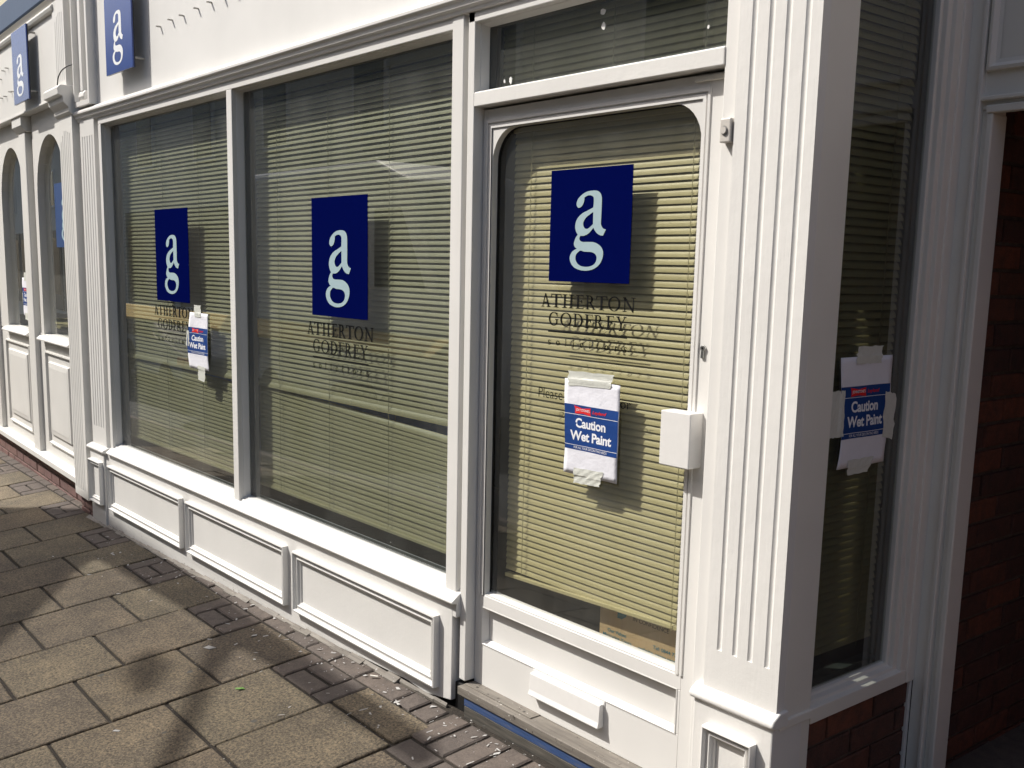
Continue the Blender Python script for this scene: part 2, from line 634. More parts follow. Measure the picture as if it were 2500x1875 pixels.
def font_mesh(text, bold=0.0, shear=0.0, spacing=1.0):
    cu = bpy.data.curves.new('text', 'FONT')
    cu.body = text
    cu.offset = bold
    cu.shear = shear
    cu.space_character = spacing
    cu.resolution_u = 4
    o = bpy.data.objects.new('text', cu)
    SC.collection.objects.link(o)
    dg = bpy.context.evaluated_depsgraph_get()
    dg.update()
    me = bpy.data.meshes.new_from_object(o.evaluated_get(dg))
    bpy.data.objects.remove(o)
    return me


def fit2d(me, x0, x1, z0, z1):
    """scale a flat mesh (in xy) so that its bounds fill the rectangle; returns list of verts, faces"""
    xs = [v.co.x for v in me.vertices]
    ys = [v.co.y for v in me.vertices]
    ax, bx, ay, by = min(xs), max(xs), min(ys), max(ys)
    vs_ = [(x0 + (v.co.x - ax) / (bx - ax) * (x1 - x0), z0 + (v.co.y - ay) / (by - ay) * (z1 - z0)) for v in me.vertices]
    return vs_, [tuple(p_.vertices) for p_ in me.polygons]


def place2d(vf, fn, name, mat, parent):
    """fn maps (a,b) -> 3D; makes a mesh object"""
    vs_, fs = vf
    me = bpy.data.meshes.new(name)
    me.from_pydata([fn(a, b_) for a, b_ in vs_], [], fs)
    me.materials.append(MATS[mat])
    return link(name, me, parent)


AG = ([(83, 1000), (148, 994), (191, 974), (219, 944), (232, 903), (234, 831), (234, 722), (231, 612), (235, 576), (254, 546), (283, 524), (326, 515), (306, 487), (277, 440), (229, 443), (180, 461), (141, 489), (113, 519), (98, 540), (54, 501), (2, 465), (-63, 443), (-140, 440), (-155, 414), (-149, 391), (-126, 372), (-81, 363), (29, 363), (116, 358), (192, 334), (253, 297), (284, 249), (289, 202), (276, 150), (237, 91), (174, 45), (89, 14), (-19, 0), (-130, 7), (-233, 36), (-297, 85), (-326, 138), (-322, 191), (-287, 237), (-238, 264), (-197, 277), (-234, 298), (-256, 332), (-251, 369), (-223, 422), (-188, 455), (-221, 493), (-240, 546), (-239, 591), (-217, 643), (-169, 691), (-99, 730), (-13, 757), (83, 792), (89, 850), (86, 909), (65, 931), (22, 944), (-33, 941), (-86, 920), (-85, 893), (-99, 852), (-130, 813), (-179, 795), (-213, 808), (-228, 838), (-222, 875), (-196, 911), (-142, 950), (-67, 984), (8, 998)],
      [(86, 736), (12, 701), (-52, 662), (-91, 611), (-91, 574), (-68, 540), (-34, 527), (9, 534), (46, 557), (88, 584), (88, 652)],
      [(-126, 254), (-53, 241), (46, 238), (111, 227), (156, 201), (175, 164), (165, 120), (129, 82), (66, 57), (-22, 49), (-111, 58), (-173, 86), (-213, 131), (-219, 177), (-202, 211), (-164, 239)])


def sharp_smooth(loop):
    """Catmull-Rom but keep the sharp corners of the traced letter"""
    k = len(loop)
    out = []
    for i in range(k):
        p0, p1, p2, p3 = (Vector(loop[(i + j - 1) % k]) for j in range(4))
        def ang(a, b_, c_):
            u, w = (b_ - a), (c_ - b_)
            return abs(u.angle(w, 0))
        s1 = ang(p0, p1, p2) > 0.9
        s2 = ang(p1, p2, p3) > 0.9
        q0 = p1 if s1 else p0
        q3 = p2 if s2 else p3
        for t in range(4):
            t /= 4
            out.append(tuple(0.5 * ((2 * p1) + (-q0 + p2) * t + (2 * q0 - 5 * p1 + 4 * p2 - q3) * t * t
                                    + (-q0 + 3 * p1 - 3 * p2 + q3) * t * t * t)))
    return out


AG_MESH = fill_mesh([[(x / 1000, y / 1000) for x, y in sharp_smooth(l)] for l in AG], 'ag')


def ring(cx, cy, rx, ry, ix, iy, a0=0, a1=360, n=28):
    qs = []
    for i in range(n):
        t0, t1 = R(a0 + (a1 - a0) * i / n), R(a0 + (a1 - a0) * (i + 1) / n)
        qs.append([(cx + rx * math.cos(t0), cy + ry * math.sin(t0)), (cx + rx * math.cos(t1), cy + ry * math.sin(t1)),
                   (cx + ix * math.cos(t1), cy + iy * math.sin(t1)), (cx + ix * math.cos(t0), cy + iy * math.sin(t0))])
    return qs


def rc(x0, x1, y0, y1):
    return [(x0, y0), (x1, y0), (x1, y1), (x0, y1)]


GL = {
    'A': [[(330, 1020), (400, 1020), (740, 30), (590, 30)], [(330, 1020), (385, 960), (150, 30), (95, 30)], rc(215, 520, 330, 372), rc(10, 250, 0, 36), rc(500, 830, 0, 36)],
    'T': [rc(310, 440, 30, 970), rc(40, 710, 955, 1000), [(0, 780), (40, 790), (70, 980), (20, 1000)], [(750, 780), (710, 790), (680, 980), (730, 1000)], rc(210, 540, 0, 36)],
    'H': [rc(100, 225, 20, 980), rc(575, 700, 20, 980), rc(220, 580, 505, 550), rc(0, 325, 0, 36), rc(475, 800, 0, 36), rc(0, 325, 964, 1000), rc(475, 800, 964, 1000)],
    'E': [rc(100, 230, 20, 980), rc(0, 600, 0, 42), rc(0, 570, 958, 1000), rc(220, 450, 505, 548), [(610, 0), (575, 0), (560, 40), (655, 250)], [(575, 1000), (530, 1000), (540, 930), (590, 800)], rc(430, 468, 420, 640)],
    'F': [rc(100, 230, 20, 980), rc(0, 330, 0, 36), rc(0, 570, 958, 1000), rc(220, 450, 505, 548), [(575, 1000), (530, 1000), (540, 930), (590, 800)], rc(430, 468, 420, 640)],
    'R': [rc(100, 230, 20, 980), rc(0, 330, 0, 36), rc(0, 330, 964, 1000), rc(230, 360, 955, 1000), rc(230, 360, 470, 515), [(340, 500), (470, 500), (800, 36), (660, 36)], rc(640, 860, 0, 36)] + ring(350, 735, 270, 265, 135, 220, -90, 90, 14),
    'O': ring(500, 500, 500, 520, 355, 480),
    'N': [rc(110, 165, 20, 980), rc(735, 790, -20, 980), [(20, 1000), (190, 1000), (790, 60), (790, -30), (735, -30)], rc(0, 280, 0, 36), rc(620, 910, 964, 1000), rc(0, 150, 964, 1000)],
    'G': ring(500, 500, 500, 520, 355, 480, 48, 318, 24) + [rc(760, 880, 120, 470), rc(640, 980, 440, 476), [(800, 960), (850, 960), (870, 700), (835, 690), (760, 880)]],
    'D': [rc(100, 230, 20, 980), rc(0, 330, 0, 42), rc(0, 330, 958, 1000), rc(230, 340, 955, 1000), rc(230, 340, 0, 45)] + ring(330, 500, 500, 500, 350, 455, -90, 90, 18),
    'Y': [[(70, 980), (230, 980), (480, 480), (400, 420)], [(760, 980), (815, 980), (500, 480), (440, 480)], rc(380, 505, 20, 500), rc(260, 620, 0, 36), rc(0, 300, 964, 1000), rc(640, 900, 964, 1000)],
    'o': ring(500, 330, 480, 350, 260, 300),
    'l': [rc(160, 340, 20, 1000), rc(20, 480, 0, 45), [(20, 960), (160, 1000), (340, 1010), (160, 940)]],
    'i': [rc(160, 340, 20, 660), rc(20, 480, 0, 45), [(20, 620), (160, 660), (340, 675), (160, 600)]] + ring(250, 880, 120, 90, 0.1, 0.1, 0, 360, 10),
    'c': ring(500, 330, 480, 350, 260, 300, 45, 315, 18) + ring(770, 520, 120, 100, 0.1, 0.1, 0, 360, 8),
    't': [rc(180, 380, 90, 850), rc(20, 620, 620, 665), [(180, 100), (380, 100), (520, 60), (600, 110), (560, 20), (400, -20), (240, 0)]],
    'r': [rc(160, 370, 20, 660), rc(20, 520, 0, 45), [(20, 620), (160, 660), (370, 690), (160, 600)], [(370, 480), (370, 560), (560, 700), (760, 690), (780, 560), (640, 540)]],
    's': ring(500, 505, 360, 185, 150, 130, 40, 270, 12) + ring(500, 160, 380, 185, 160, 130, -140, 90, 12) + [rc(770, 820, 480, 640), rc(150, 200, 20, 190)],
}


def grow(q, d):
    q = [Vector(p_) for p_ in q]
    k = len(q)
    ar = sum(q[i].x * q[(i + 1) % k].y - q[(i + 1) % k].x * q[i].y for i in range(k))
    sg = 1 if ar > 0 else -1
    out = []
    for i in range(k):
        a, b_, c_ = q[i - 1], q[i], q[(i + 1) % k]
        e1, e2 = (b_ - a), (c_ - b_)
        if e1.length < 1e-3 or e2.length < 1e-3:
            out.append(tuple(b_))
            continue
        n1 = Vector((e1.y, -e1.x)).normalized() * sg
        n2 = Vector((e2.y, -e2.x)).normalized() * sg
        m_ = n1 + n2
        m_ = m_.normalized() * min(2.0, 1 / max(.4, m_.length / 2)) if m_.length > .1 else n1
        out.append(tuple(b_ + m_ * d))
    return out


def glyph(ch):
    vs_, fs = [], []
    for q in GL[ch]:
        q = grow(q, 15 if ch.isupper() else 26)
        n = len(vs_)
        vs_ += q
        fs.append(tuple(range(n, n + len(q))))
    xs = [v[0] for v in vs_]
    return vs_, fs, min(xs), max(xs)


def glyph_line(text, ranges, z0, cap, fn, name, mat, parent):
    av, af = [], []
    for ch, (xa, xb) in zip(text, ranges):
        vs_, fs, mn, mx = glyph(ch)
        n = len(av)
        av += [(xa + (x - mn) / (mx - mn) * (xb - xa), z0 + y / 1000 * cap) for x, y in vs_]
        af += [tuple(n + i for i in f_) for f_ in fs]
    return place2d((av, af), fn, name, mat, parent)


# ------------------------------------------------------------------ ground frame
SX, SY, PH = 0.0212, 0.1135, R(2.127)


def gz(x, y):
    return SX * x + SY * y


EV = Vector((math.cos(PH), -math.sin(PH), 0))
EU = Vector((math.sin(PH), math.cos(PH), 0))
EV.z = SX * EV.x + SY * EV.y
EU.z = SX * EU.x + SY * EU.y
EN = Vector((-SX, -SY, 1)).normalized()


def gmat(u, v, h=0.0, rot=0.0):
    o = EV * v + EU * u
    ev, eu = EV.normalized(), EU.normalized()
    eu = (eu - ev * eu.dot(ev)).normalized()
    mt = Matrix(((ev.x, eu.x, EN.x, o.x), (ev.y, eu.y, EN.y, o.y), (ev.z, eu.z, EN.z, o.z + h), (0, 0, 0, 1)))
    return mt @ Matrix.Rotation(rot, 4, 'Z')


def quad_sheet(name, pts, mat, z_off=0.0, sub=1):
    me = bpy.data.meshes.new(name)
    me.from_pydata([(x, y, z + z_off) for x, y, z in pts], [], [tuple(range(len(pts)))])
    me.materials.append(MATS[mat])
    return link(name, me)


pts = [(-40, -2.7), (14, -2.7), (14, 0.70), (-40, 0.70)]
pave = quad_sheet('pavement', [(x, y, gz(x, y)) for x, y in pts], 'joint_sand', -0.010)
structure(pave)
zr = gz(0, -2.8) - 0.12
road = quad_sheet('road', [(-60, -8.3, zr - 1.1), (30, -8.3, zr + .5), (30, -2.7, zr + .5), (-60, -2.7, zr - 1.1)], 'asphalt')
structure(road)
kb = MB()
for x in range(-36, 12):
    kb.prism([(-2.82, gz(x, -2.7) - .25), (-2.70, gz(x, -2.7) - .25), (-2.70, gz(x, -2.7)), (-2.80, gz(x, -2.7) - .01), (-2.82, gz(x, -2.7) - .03)], x + .005, x + .995, 'x')
kerb = kb.build('kerb', 'paver_brick')
structure(kerb)
far = quad_sheet('far_pavement', [(-60, -9.6, zr - 1.0), (30, -9.6, zr + .62), (30, -8.3, zr + .62), (-60, -8.3, zr - 1.0)], 'slab')
structure(far)
ground = quad_sheet('ground', [(-150, -150, -4), (150, -150, -4), (150, 150, -4), (-150, 150, -4)], 'asphalt')
structure(ground)


def slab_mesh(lu, lv, th, ch, name, mat, wob=0.0, rs=0):
    """chamfered block, centred, top at z=0; lv along local x, lu along local y"""
    rnd = random.Random(rs)
    a, b_ = lv / 2, lu / 2
    mb = MB()
    n = 10
    ringt, ringm = [], []
    corner = [(-a, -b_), (a, -b_), (a, b_), (-a, b_)]
    for i in range(4):
        p0, p1 = corner[i], corner[(i + 1) % 4]
        for k in range(n // 2):
            t = k / (n // 2)
            x = p0[0] + (p1[0] - p0[0]) * t
            y = p0[1] + (p1[1] - p0[1]) * t
            w = wob * (rnd.random() - 0.5)
            ringm.append((x * (1 + w), y * (1 + w)))
            w2 = ch * (1 + 0.5 * (rnd.random() - .5))
            ringt.append((x - math.copysign(w2, x) * (abs(abs(x) - a) < 1e-6), y - math.copysign(w2, y) * (abs(abs(y) - b_) < 1e-6)))
    k = len(ringm)
    mb.v = [(x, y, 0) for x, y in ringt] + [(x, y, -ch * .8) for x, y in ringm] + [(x, y, -th) for x, y in ringm]
    mb.f = [tuple(range(k))]
    for i in range(k):
        j = (i + 1) % k
        mb.f += [(k + i, k + j, j, i), (2 * k + i, 2 * k + j, k + j, k + i)]
    return mb.mesh(name, mat)


slab_meshes = {}
rowv = [-1.255 + i * 0.4485 for i in range(5)]
rows = [(-8.9, -8.45), (-8.45, -8.0), (-8.0, -7.555), (-7.555, -7.11), (-7.11, -6.665), (-6.665, -6.21), (-6.21, -5.76), (-5.76, -5.315), (-5.315, -4.865), (-4.865, -4.42), (-4.42, -3.985), (-3.985, -3.545), (-3.545, -3.075), (-3.075, -2.635), (-2.635, -2.155), (-2.155, -1.700), (-1.700, -1.262), (-1.262, -0.81), (-0.81, -0.36), (-.36, .09), (.09, .54), (.54, .99), (.99, 1.44), (1.44, 1.89)]
JU, JV = 0.012, 0.013


def put_block(kind, u0, u1, v0, v1, drop=0.0):
    lu, lv = (u1 - u0) - JU, (v1 - v0) - JV
    key = (kind, round(lu, 3), round(lv, 3), random.randrange(3))
    if key not in slab_meshes:
        slab_meshes[key] = slab_mesh(lu, lv, 0.05, 0.0045 if kind == 'paving_slab' else 0.006, kind, 'slab' if kind == 'paving_slab' else 'paver_brick', 0.008, len(slab_meshes))
    o = link(kind, slab_meshes[key], pave)
    mt = gmat((u0 + u1) / 2, (v0 + v1) / 2, -drop + random.uniform(-.0015, .0015), random.uniform(-.004, .004))
    o.matrix_world = mt @ Matrix.Rotation(random.uniform(-.004, .004), 4, 'X') @ Matrix.Rotation(random.uniform(-.004, .004), 4, 'Y')
    return o


UB, UE, HU = -0.382, -0.194, 0.2085
for i, (v0, v1) in enumerate(rows):
    odd = (i - 15) % 2 == 0                     # rows with brick infill beside the shop
    near_door = v0 > -1.30
    if near_door:
        st = -0.392
    else:
        st = UB if odd else UE
    u1 = st
    k = 0
    if near_door:
        u1 = st
    if abs(v0 + 1.70) < .01:
        put_block('paving_slab', -0.355, UE, v0, v1)
        u1 = -0.355
        put_block('paving_slab', -0.797, u1, v0, v1)
        u1 = -0.797
    elif not near_door and not odd:
        put_block('paving_slab', -0.582, UE, v0, v1)
        u1 = -0.582
    elif near_door and not odd:
        put_block('paving_slab', -0.585, u1, v0, v1)
        u1 = -0.585
    while u1 > -2.45:
        put_block('paving_slab', u1 - 2 * HU, u1, v0, v1)
        u1 -= 2 * HU
    if odd and not near_door:
        a, b_ = v0 + .115, v1 - .115
        put_block('paving_brick', UB, UE, v0, a)
        put_block('paving_brick', UB, (UB + UE) / 2, a, b_)
        put_block('paving_brick', (UB + UE) / 2, UE, a, b_)
        put_block('paving_brick', UB, UE, b_, v1)
# border course along the shop base
v = -5.2
while v < -1.66:
    L = random.uniform(.195, .225)
    w = 0.05 + 0.05 * (v + 5.2) / 3.6
    put_block('paving_brick', UE, UE + w + .01, v, v + L, random.uniform(0.0, .006))
    v += L
v = -1.648
for i in range(3):
    put_block('paving_brick', UE, -0.088, v, v + .112, random.uniform(0, .003))
    v += .112
v = -1.30
while v < 1.6:
    put_block('paving_brick', -0.284, -0.082, v, v + .112, random.uniform(0, .003))
    v += .112
v = -1.262
while v < 1.6:
    put_block('paving_brick', -0.392, -0.284, v, v + .21, random.uniform(0, .003))
    v += .21
# pavement in front of the neighbour: dark border
v = -8.9
while v < -5.3:
    L = .21
    put_block('paving_brick', UE, UE + .10, v, v + L)
    v += L
# mortar haunch beside the shop base
hb = MB()
x = -5.2
rnd = random.Random(5)
while x < -1.38:
    L = rnd.uniform(.05, .12)
    w = rnd.uniform(.012, .03) if x < -1.7 else rnd.uniform(0.006, .012)
    hb.prism([(-.02, gz(x, 0) - .02), (-.02 - w, gz(x, 0) - .02), (-.02 - w, gz(x, -.02) - .001), (-.021, gz(x, 0) + rnd.uniform(.002, .012))], x, x + L, 'x')
    x += L
hb.build('mortar_fillet', 'threshold_timber', pave)
box('passage_floor', 'paver_brick', pave, -0.2, 2.2, 0.64, 6.0, -0.1, 0.012, 0)

# ================================================================== the solicitors' shop
shop = empty('solicitors_shop', (-2.5, 0, 0))
tag(shop, 'white painted timber shopfront with two big windows and a glazed door', 'shopfront')
SHOP_OFF = Vector((2.5, 0, 0))


def sp(o):
    """parts are modelled in world coordinates; keep them there under the shop's Empty"""
    o.parent = shop
    o.matrix_parent_inverse = Matrix.Translation(SHOP_OFF)
    return o


def sbox(name, x0, x1, y0, y1, z0, z1, mat='paint_white', bevel=0.0025, parent=None):
    o = box(name, mat, None, x0, x1, y0, y1, z0, z1, bevel)
    if parent:
        o.parent = parent
    else:
        sp(o)
    return o


# --- fascia board, moulding, head
fascia = sbox('fascia', -4.86, 0.0, 0.012, 0.10, 2.32, 3.45, 'paint_fascia', 0.0)
prof = [(0.012, 2.372), (-0.006, 2.366), (-0.030, 2.350), (-0.034, 2.343), (-0.034, 2.333), (-0.024, 2.325), (-0.022, 2.312), (-0.012, 2.305), (-0.010, 2.294), (0.02, 2.290), (0.03, 2.372)]
sp(MB().prism(prof, -5.155, -0.0, 'x').build('fascia_moulding', 'paint_lumpy', None, 0.002))
sbox('window_head', -4.826, -1.345, 0.0, 0.09, 2.256, 2.318)
sbox('door_head', -1.324, -0.285, 0.0, 0.09, 2.262, 2.318)
for px in ((-3.883, 2.646), (-3.733, 2.654), (-3.595, 2.652), (-3.424, 2.656), (-3.277, 2.658), (-3.138, 2.653), (-3.014, 2.655)):
    o = MB().box(px[0] - .005, px[0] + .005, -.012, .012, px[1] - .003, px[1] + .003).build('fixing_pin', 'pin_steel', None, .0008)
    o.parent = fascia
    o.matrix_parent_inverse = Matrix.Translation((0, 0, 0))

# --- posts and jambs
sbox('jamb', -4.826, -4.782, 0.0, 0.06, 0.375, 2.256)
mull = sbox('mullion', -3.121, -3.066, 0.0, 0.10, 0.372, 2.256)
sbox('post', -1.407, -1.3465, -0.003, 0.10, 0.372, 2.294)
sbox('post_groove', -1.350, -1.320, 0.024, 0.10, 0.06, 2.33)
sbox('door_post', -1.325, -1.291, 0.0, 0.09, 0.075, 2.30)
sbox('back_board', -4.87, -4.80, 0.022, 0.09, 0.33, 2.32)
sbox('door_jamb', -0.2835, -0.232, 0.004, 0.10, 0.06, 3.0)
rail = MB().prism([(0.0, 2.005), (0.09, 2.005), (0.09, 2.062), (0.052, 2.060), (0.004, 2.050), (0.0, 2.047)], -1.291, -0.2835, 'x').build('transom_rail', 'paint_lumpy', None, .002)
sp(rail)

# --- sill
sill_p = [(-.0365, .3520), (-.0380, .3555), (-.0360, .3600), (-.002, .3850), (.010, .3865), (.010, .3945), (.028, .3960), (.028, .4035), (.050, .4055), (.105, .4055), (.105, .30), (-.018, .30), (-.018, .349), (-.034, .3505)]
sp(MB().prism(sill_p, -4.806, -1.322, 'x').build('window_sill', 'paint_lumpy', None, .003, seg=3))

# --- stall riser with three applied mouldings
riser = MB().prism([(-4.872, gz(-4.87, 0) - .03), (-3.6, gz(-3.6, 0) - .004), (-3.2, gz(-3.2, 0) - .01), (-2.2, gz(-2.2, 0) - .006), (-1.95, gz(-1.95, 0) + .004), (-1.62, gz(-1.6, 0) + .010), (-1.50, gz(-1.5, 0) - .002), (-1.345, gz(-1.34, 0) + .020), (-1.342, .352), (-4.872, .352)], -.019, .10, 'y').build('stall_riser', 'paint_riser', None, .003)
sp(riser)
mp_ = [(0.0, -.019), (0.001, -.043), (.007, -.0445), (.013, -.036), (.014, -.031), (.024, -.0295), (.026, -.034), (.031, -.035), (.036, -.028), (.044, -.0255), (.046, -.019)]
for (x0, x1) in ((-4.784, -3.695), (-3.620, -2.550), (-2.470, -1.418)):
    o = MB().frame(mp_, x0, x1, 0.016, 0.284).build('panel_moulding', 'paint_white', None, 0)
    o.parent = riser
    o.matrix_parent_inverse = Matrix.Identity(4)

# --- pilasters
def fluted(x0, x1, yf, yb, z0, z1, flutes, zt0, zt1, fw, mat):
    """board with round-ended flutes cut from the front face"""
    mb = MB()
    xs = [x0]
    for c in flutes:
        xs += [c - fw / 2, c + fw / 2]
    xs.append(x1)
    # plain strips
    for i in range(0, len(xs), 2):
        mb.box(xs[i], xs[i + 1], yf, yb, z0, z1)
    for j, c in enumerate(flutes):
        a, b_ = c - fw / 2, c + fw / 2
        za = zt0[j] if isinstance(zt0, (list, tuple)) else zt0
        zb = zt1[j] if isinstance(zt1, (list, tuple)) else zt1
        if za > z0:
            mb.box(a, b_, yf, yb, z0, za)
        if zb < z1:
            mb.box(a, b_, yf, yb, zb, z1)
        n = 6
        poly = [(a + (b_ - a) * k / n, yf + fw * .27 * math.sin(math.pi * k / n)) for k in range(n + 1)]
        poly += [(b_, yb), (a, yb)]
        mb.prism(poly, za, zb, 'z')
    return mb


pl = fluted(-5.112, -4.868, -.010, .09, .345, 2.30, [-5.072, -5.030, -4.988, -4.946, -4.904], .487, 2.205, .015, 'p').build('pilaster', 'paint_white', None, smooth='angle')
sp(pl)
o = sbox('plinth', -5.114, -4.8665, -.030, .09, gz(-5, 0) - .03, .352, parent=pl)
o = MB().prism([(-.029, .343), (-.044, .346), (-.047, .353), (-.044, .361), (-.012, .376), (.05, .376), (.05, .343)], -5.135, -4.838, 'x').build('plinth_cap', 'paint_lumpy', pl, .003)
MB().frame([(i * .8, y - .011) for i, y in mp_], -5.094, -4.888, .020, .284).build('panel_moulding', 'paint_white', pl)
# console over the left pilaster
cb = MB()
cb.box(-5.125, -4.851, 0.0, .09, 2.372, 3.45)
cb.box(-5.125, -5.108, -.034, .002, 2.405, 3.45)
cb.box(-4.882, -4.851, -.034, .002, 2.372, 3.45)
cb.box(-5.108, -4.882, -.034, .002, 2.372, 2.400)
cons = sp(cb.build('console', 'paint_white', None, .002))
cr = MB()
cr.box(-5.012, -4.968, -.030, .002, 2.455, 3.45)
cr.prism([(.002, 2.400), (-.030, 2.408), (-.036, 2.424), (-.032, 2.444), (-.022, 2.456), (.002, 2.46)], -5.035, -4.946, 'x')
cr.build('console_rib', 'paint_white', None, .003).parent = cons
cons.children[0].matrix_parent_inverse = Matrix.Identity(4)

pr = fluted(-.234, 0.0, -.010, .02, .38, 3.45, [-.188, -.138, -.090, -.037], .527, 3.40, .0165, 'p').build('pilaster', 'paint_lumpy', None, smooth='angle')
sp(pr)
sbox('plinth', -.252, 0.003, -.024, .10, -.12, .388, 'paint_lumpy', .004, parent=pr)
MB().prism([(-.022, .380), (-.034, .386), (-.036, .396), (-.030, .406), (-.008, .420), (.03, .422), (.03, .380)], -.262, 0.010, 'x').build('plinth_cap', 'paint_lumpy', pr, .005, seg=3)
MB().frame([(i * .72, y - .006) for i, y in mp_], -.202, -.042, .03, .328).build('panel_moulding', 'paint_white', pr)
sbox('return_face', -.03, 0.0, .020, .136, .392, 3.45, 'paint_side', .0015, parent=pr)
sbox('return_band', -.03, .008, .0, .137, .372, .396, 'paint_side', .003, parent=pr)
sbox('return_plinth', -.03, .0, .10, .137, -.12, .372, 'paint_side', .0015, parent=pr)

# --- glazing
YG = 0.054


def bead_frame(x0, x1, z0, z1, ya, yb, name, parent, mat='paint_white', w=.010):
    o = MB().frame([(0, ya), (w * .35, ya + .002), (w, yb)], x0, x1, z0, z1).build(name, mat, None)
    o.parent = parent
    o.matrix_parent_inverse = Matrix.Identity(4)
    return o


def window(x0, x1, z0, z1, nm, gm='glass_green', deep=.055):
    fr = MB()
    # dark inner frame behind the glass line
    fr.box(x0 - .001, x0 + .004, YG + .008, YG + deep, z0, z1)
    fr.box(x0 + .004, x0 + .012, YG + .030, YG + deep, z0, z1)
    fr.box(x1 - .004, x1 + .001, YG + .008, YG + deep, z0, z1)
    fr.box(x0, x1, YG + .008, YG + deep, z1 - .004, z1)
    fr.box(x0, x1, YG + .008, YG + .030, z0 - .002, z0 + .008)
    w_ = sp(fr.build(nm, 'inner_frame', None, .001))
    pane = box('pane', gm, w_, x0, x1, YG, YG + .005, z0 - .004, z1 + .004, 0)
    bead_frame(x0 - .0005, x1 + .0005, z0 - .01, z1, .022, YG - .001, 'glazing_bead', w_)
    return w_


window(-4.782, -3.121, .405, 2.256, 'display_window')
window(-3.066, -1.407, .405, 2.256, 'display_window')
window(-1.291, -.2835, 2.060, 2.262, 'transom_window')

tw_ = [o for o in bpy.data.objects if o.name.startswith('transom_window')][0]
for sx, sz, sr, el in ((-.77, 2.217, .012, .7), (-.766, 2.177, .0085, 1.3), (-1.174, 2.079, .0075, 1.5), (-1.204, 2.079, .004, 1.6), (-.384, 2.117, .004, 1.2)):
    rr = random.Random(int(sx * 1000))
    k_ = [(sx + sr * math.cos(t / 12 * 6.283) * rr.uniform(.7, 1.1), sz + el * sr * math.sin(t / 12 * 6.283) * rr.uniform(.7, 1.1)) for t in range(12)]
    o = MB().prism(k_, YG - .0012, YG + .001, 'y').build('paint_spot', 'letter_white', None)
    o.parent = tw_

# --- side window in the return wall (faces +x)
side = MB()
side.box(-.05, 0.0, .570, .640, .352, 3.45)
side.box(-.012, .006, .600, .642, .352, 3.45)
sw = sp(side.build('side_window', 'paint_side', None, .003))
o = MB().prism([(.0025, .3515), (.0025, .392), (-.012, .396), (-.014, .405), (-.028, .409), (-.030, .416), (-.05, .421), (-.08, .421), (-.08, .3515)], .138, .599, 'y').build('sill', 'paint_side', sw, .002)
o = MB().box(-.028, -.012, .548, .572, .40, 3.45).box(-.05, -.026, .536, .572, .40, 3.45).build('jamb', 'paint_side', sw, .003)
box('pane', 'glass_side', sw, -.045, -.040, .10, .560, .415, 3.4, 0)
o = MB().box(-.075, -.048, .515, .56, .42, 3.4).box(-.085, -.048, .12, .56, .42, .438).build('inner_frame', 'inner_frame', sw, .001)

# --- door
YD = 0.040
door = MB()


def arch_top(x0, x1, z0, z1, r, n=8):
    pts_ = [(x0, z0), (x1, z0)]
    pts_ += [(x1 - r + r * math.sin(R(90) * (1 - k / n)) , z1 - r + r * math.cos(R(90) * (1 - k / n))) for k in range(n + 1)]
    pts_ += [(x0 + r - r * math.sin(R(90) * k / n), z1 - r + r * math.cos(R(90) * k / n)) for k in range(n + 1)]
    return pts_


def plate_with_hole(outer, inner, y0, y1, mat, name, parent):
    """front/back plate with a hole (outer, inner are xz loops), with depth"""
    me = fill_mesh([outer, inner], name)
    n = len(me.vertices)
    vs_ = [(v.co.x, y0, v.co.y) for v in me.vertices] + [(v.co.x, y1, v.co.y) for v in me.vertices]
    fs = [tuple(p_.vertices) for p_ in me.polygons]
    fs += [tuple(n + i for i in p_.vertices)[::-1] for p_ in me.polygons]
    for lp in (outer, inner):
        k = len(vs_)
        m_ = len(lp)
        vs_ += [(a, y0, b_) for a, b_ in lp] + [(a, y1, b_) for a, b_ in lp]
        for i in range(m_):
            j = (i + 1) % m_
            fs.append((k + i, k + j, k + m_ + j, k + m_ + i))
    mm = bpy.data.meshes.new(name)
    mm.from_pydata(vs_, [], fs)
    mm.materials.append(MATS[mat])
    bm = bmesh.new()
    bm.from_mesh(mm)
    bmesh.ops.remove_doubles(bm, verts=bm.verts, dist=1e-5)
    bmesh.ops.recalc_face_normals(bm, faces=bm.faces)
    bm.to_mesh(mm)
    bm.free()
    return link(name, mm, parent)


dx0, dx1 = -1.289, -.2845
# leaf: stiles, rails
lf = MB()
lf.box(dx0, -1.267, YD, .085, .066, 1.998)
lf.box(-.354, dx1, YD, .085, .066, 1.998)
lf.box(-1.267, -.354, YD, .085, 1.9600, 1.998)
lf.prism([(YD, .3490), (.085, .3490), (.085, .400), (YD + .02, .400), (YD, .391)], -1.267, -.354, 'x')
lf.box(-1.267, -.354, YD, .085, .066, .2175)
lf.box(-1.267, -1.2505, YD, .085, .2175, .3490)
lf.box(-.366, -.354, YD, .085, .2175, .3490)
lf.box(-1.2505, -.366, YD + .022, .085, .2175, .3490)
dleaf = sp(lf.build('door', 'paint_white', None, .0018))
# sloping bolection round the lower panel
MB().frame([(0, YD - .0012), (.004, YD - .002), (.016, YD + .021)], -1.253, -.364, .2145, .3520).build('panel_bead', 'paint_white', dleaf)
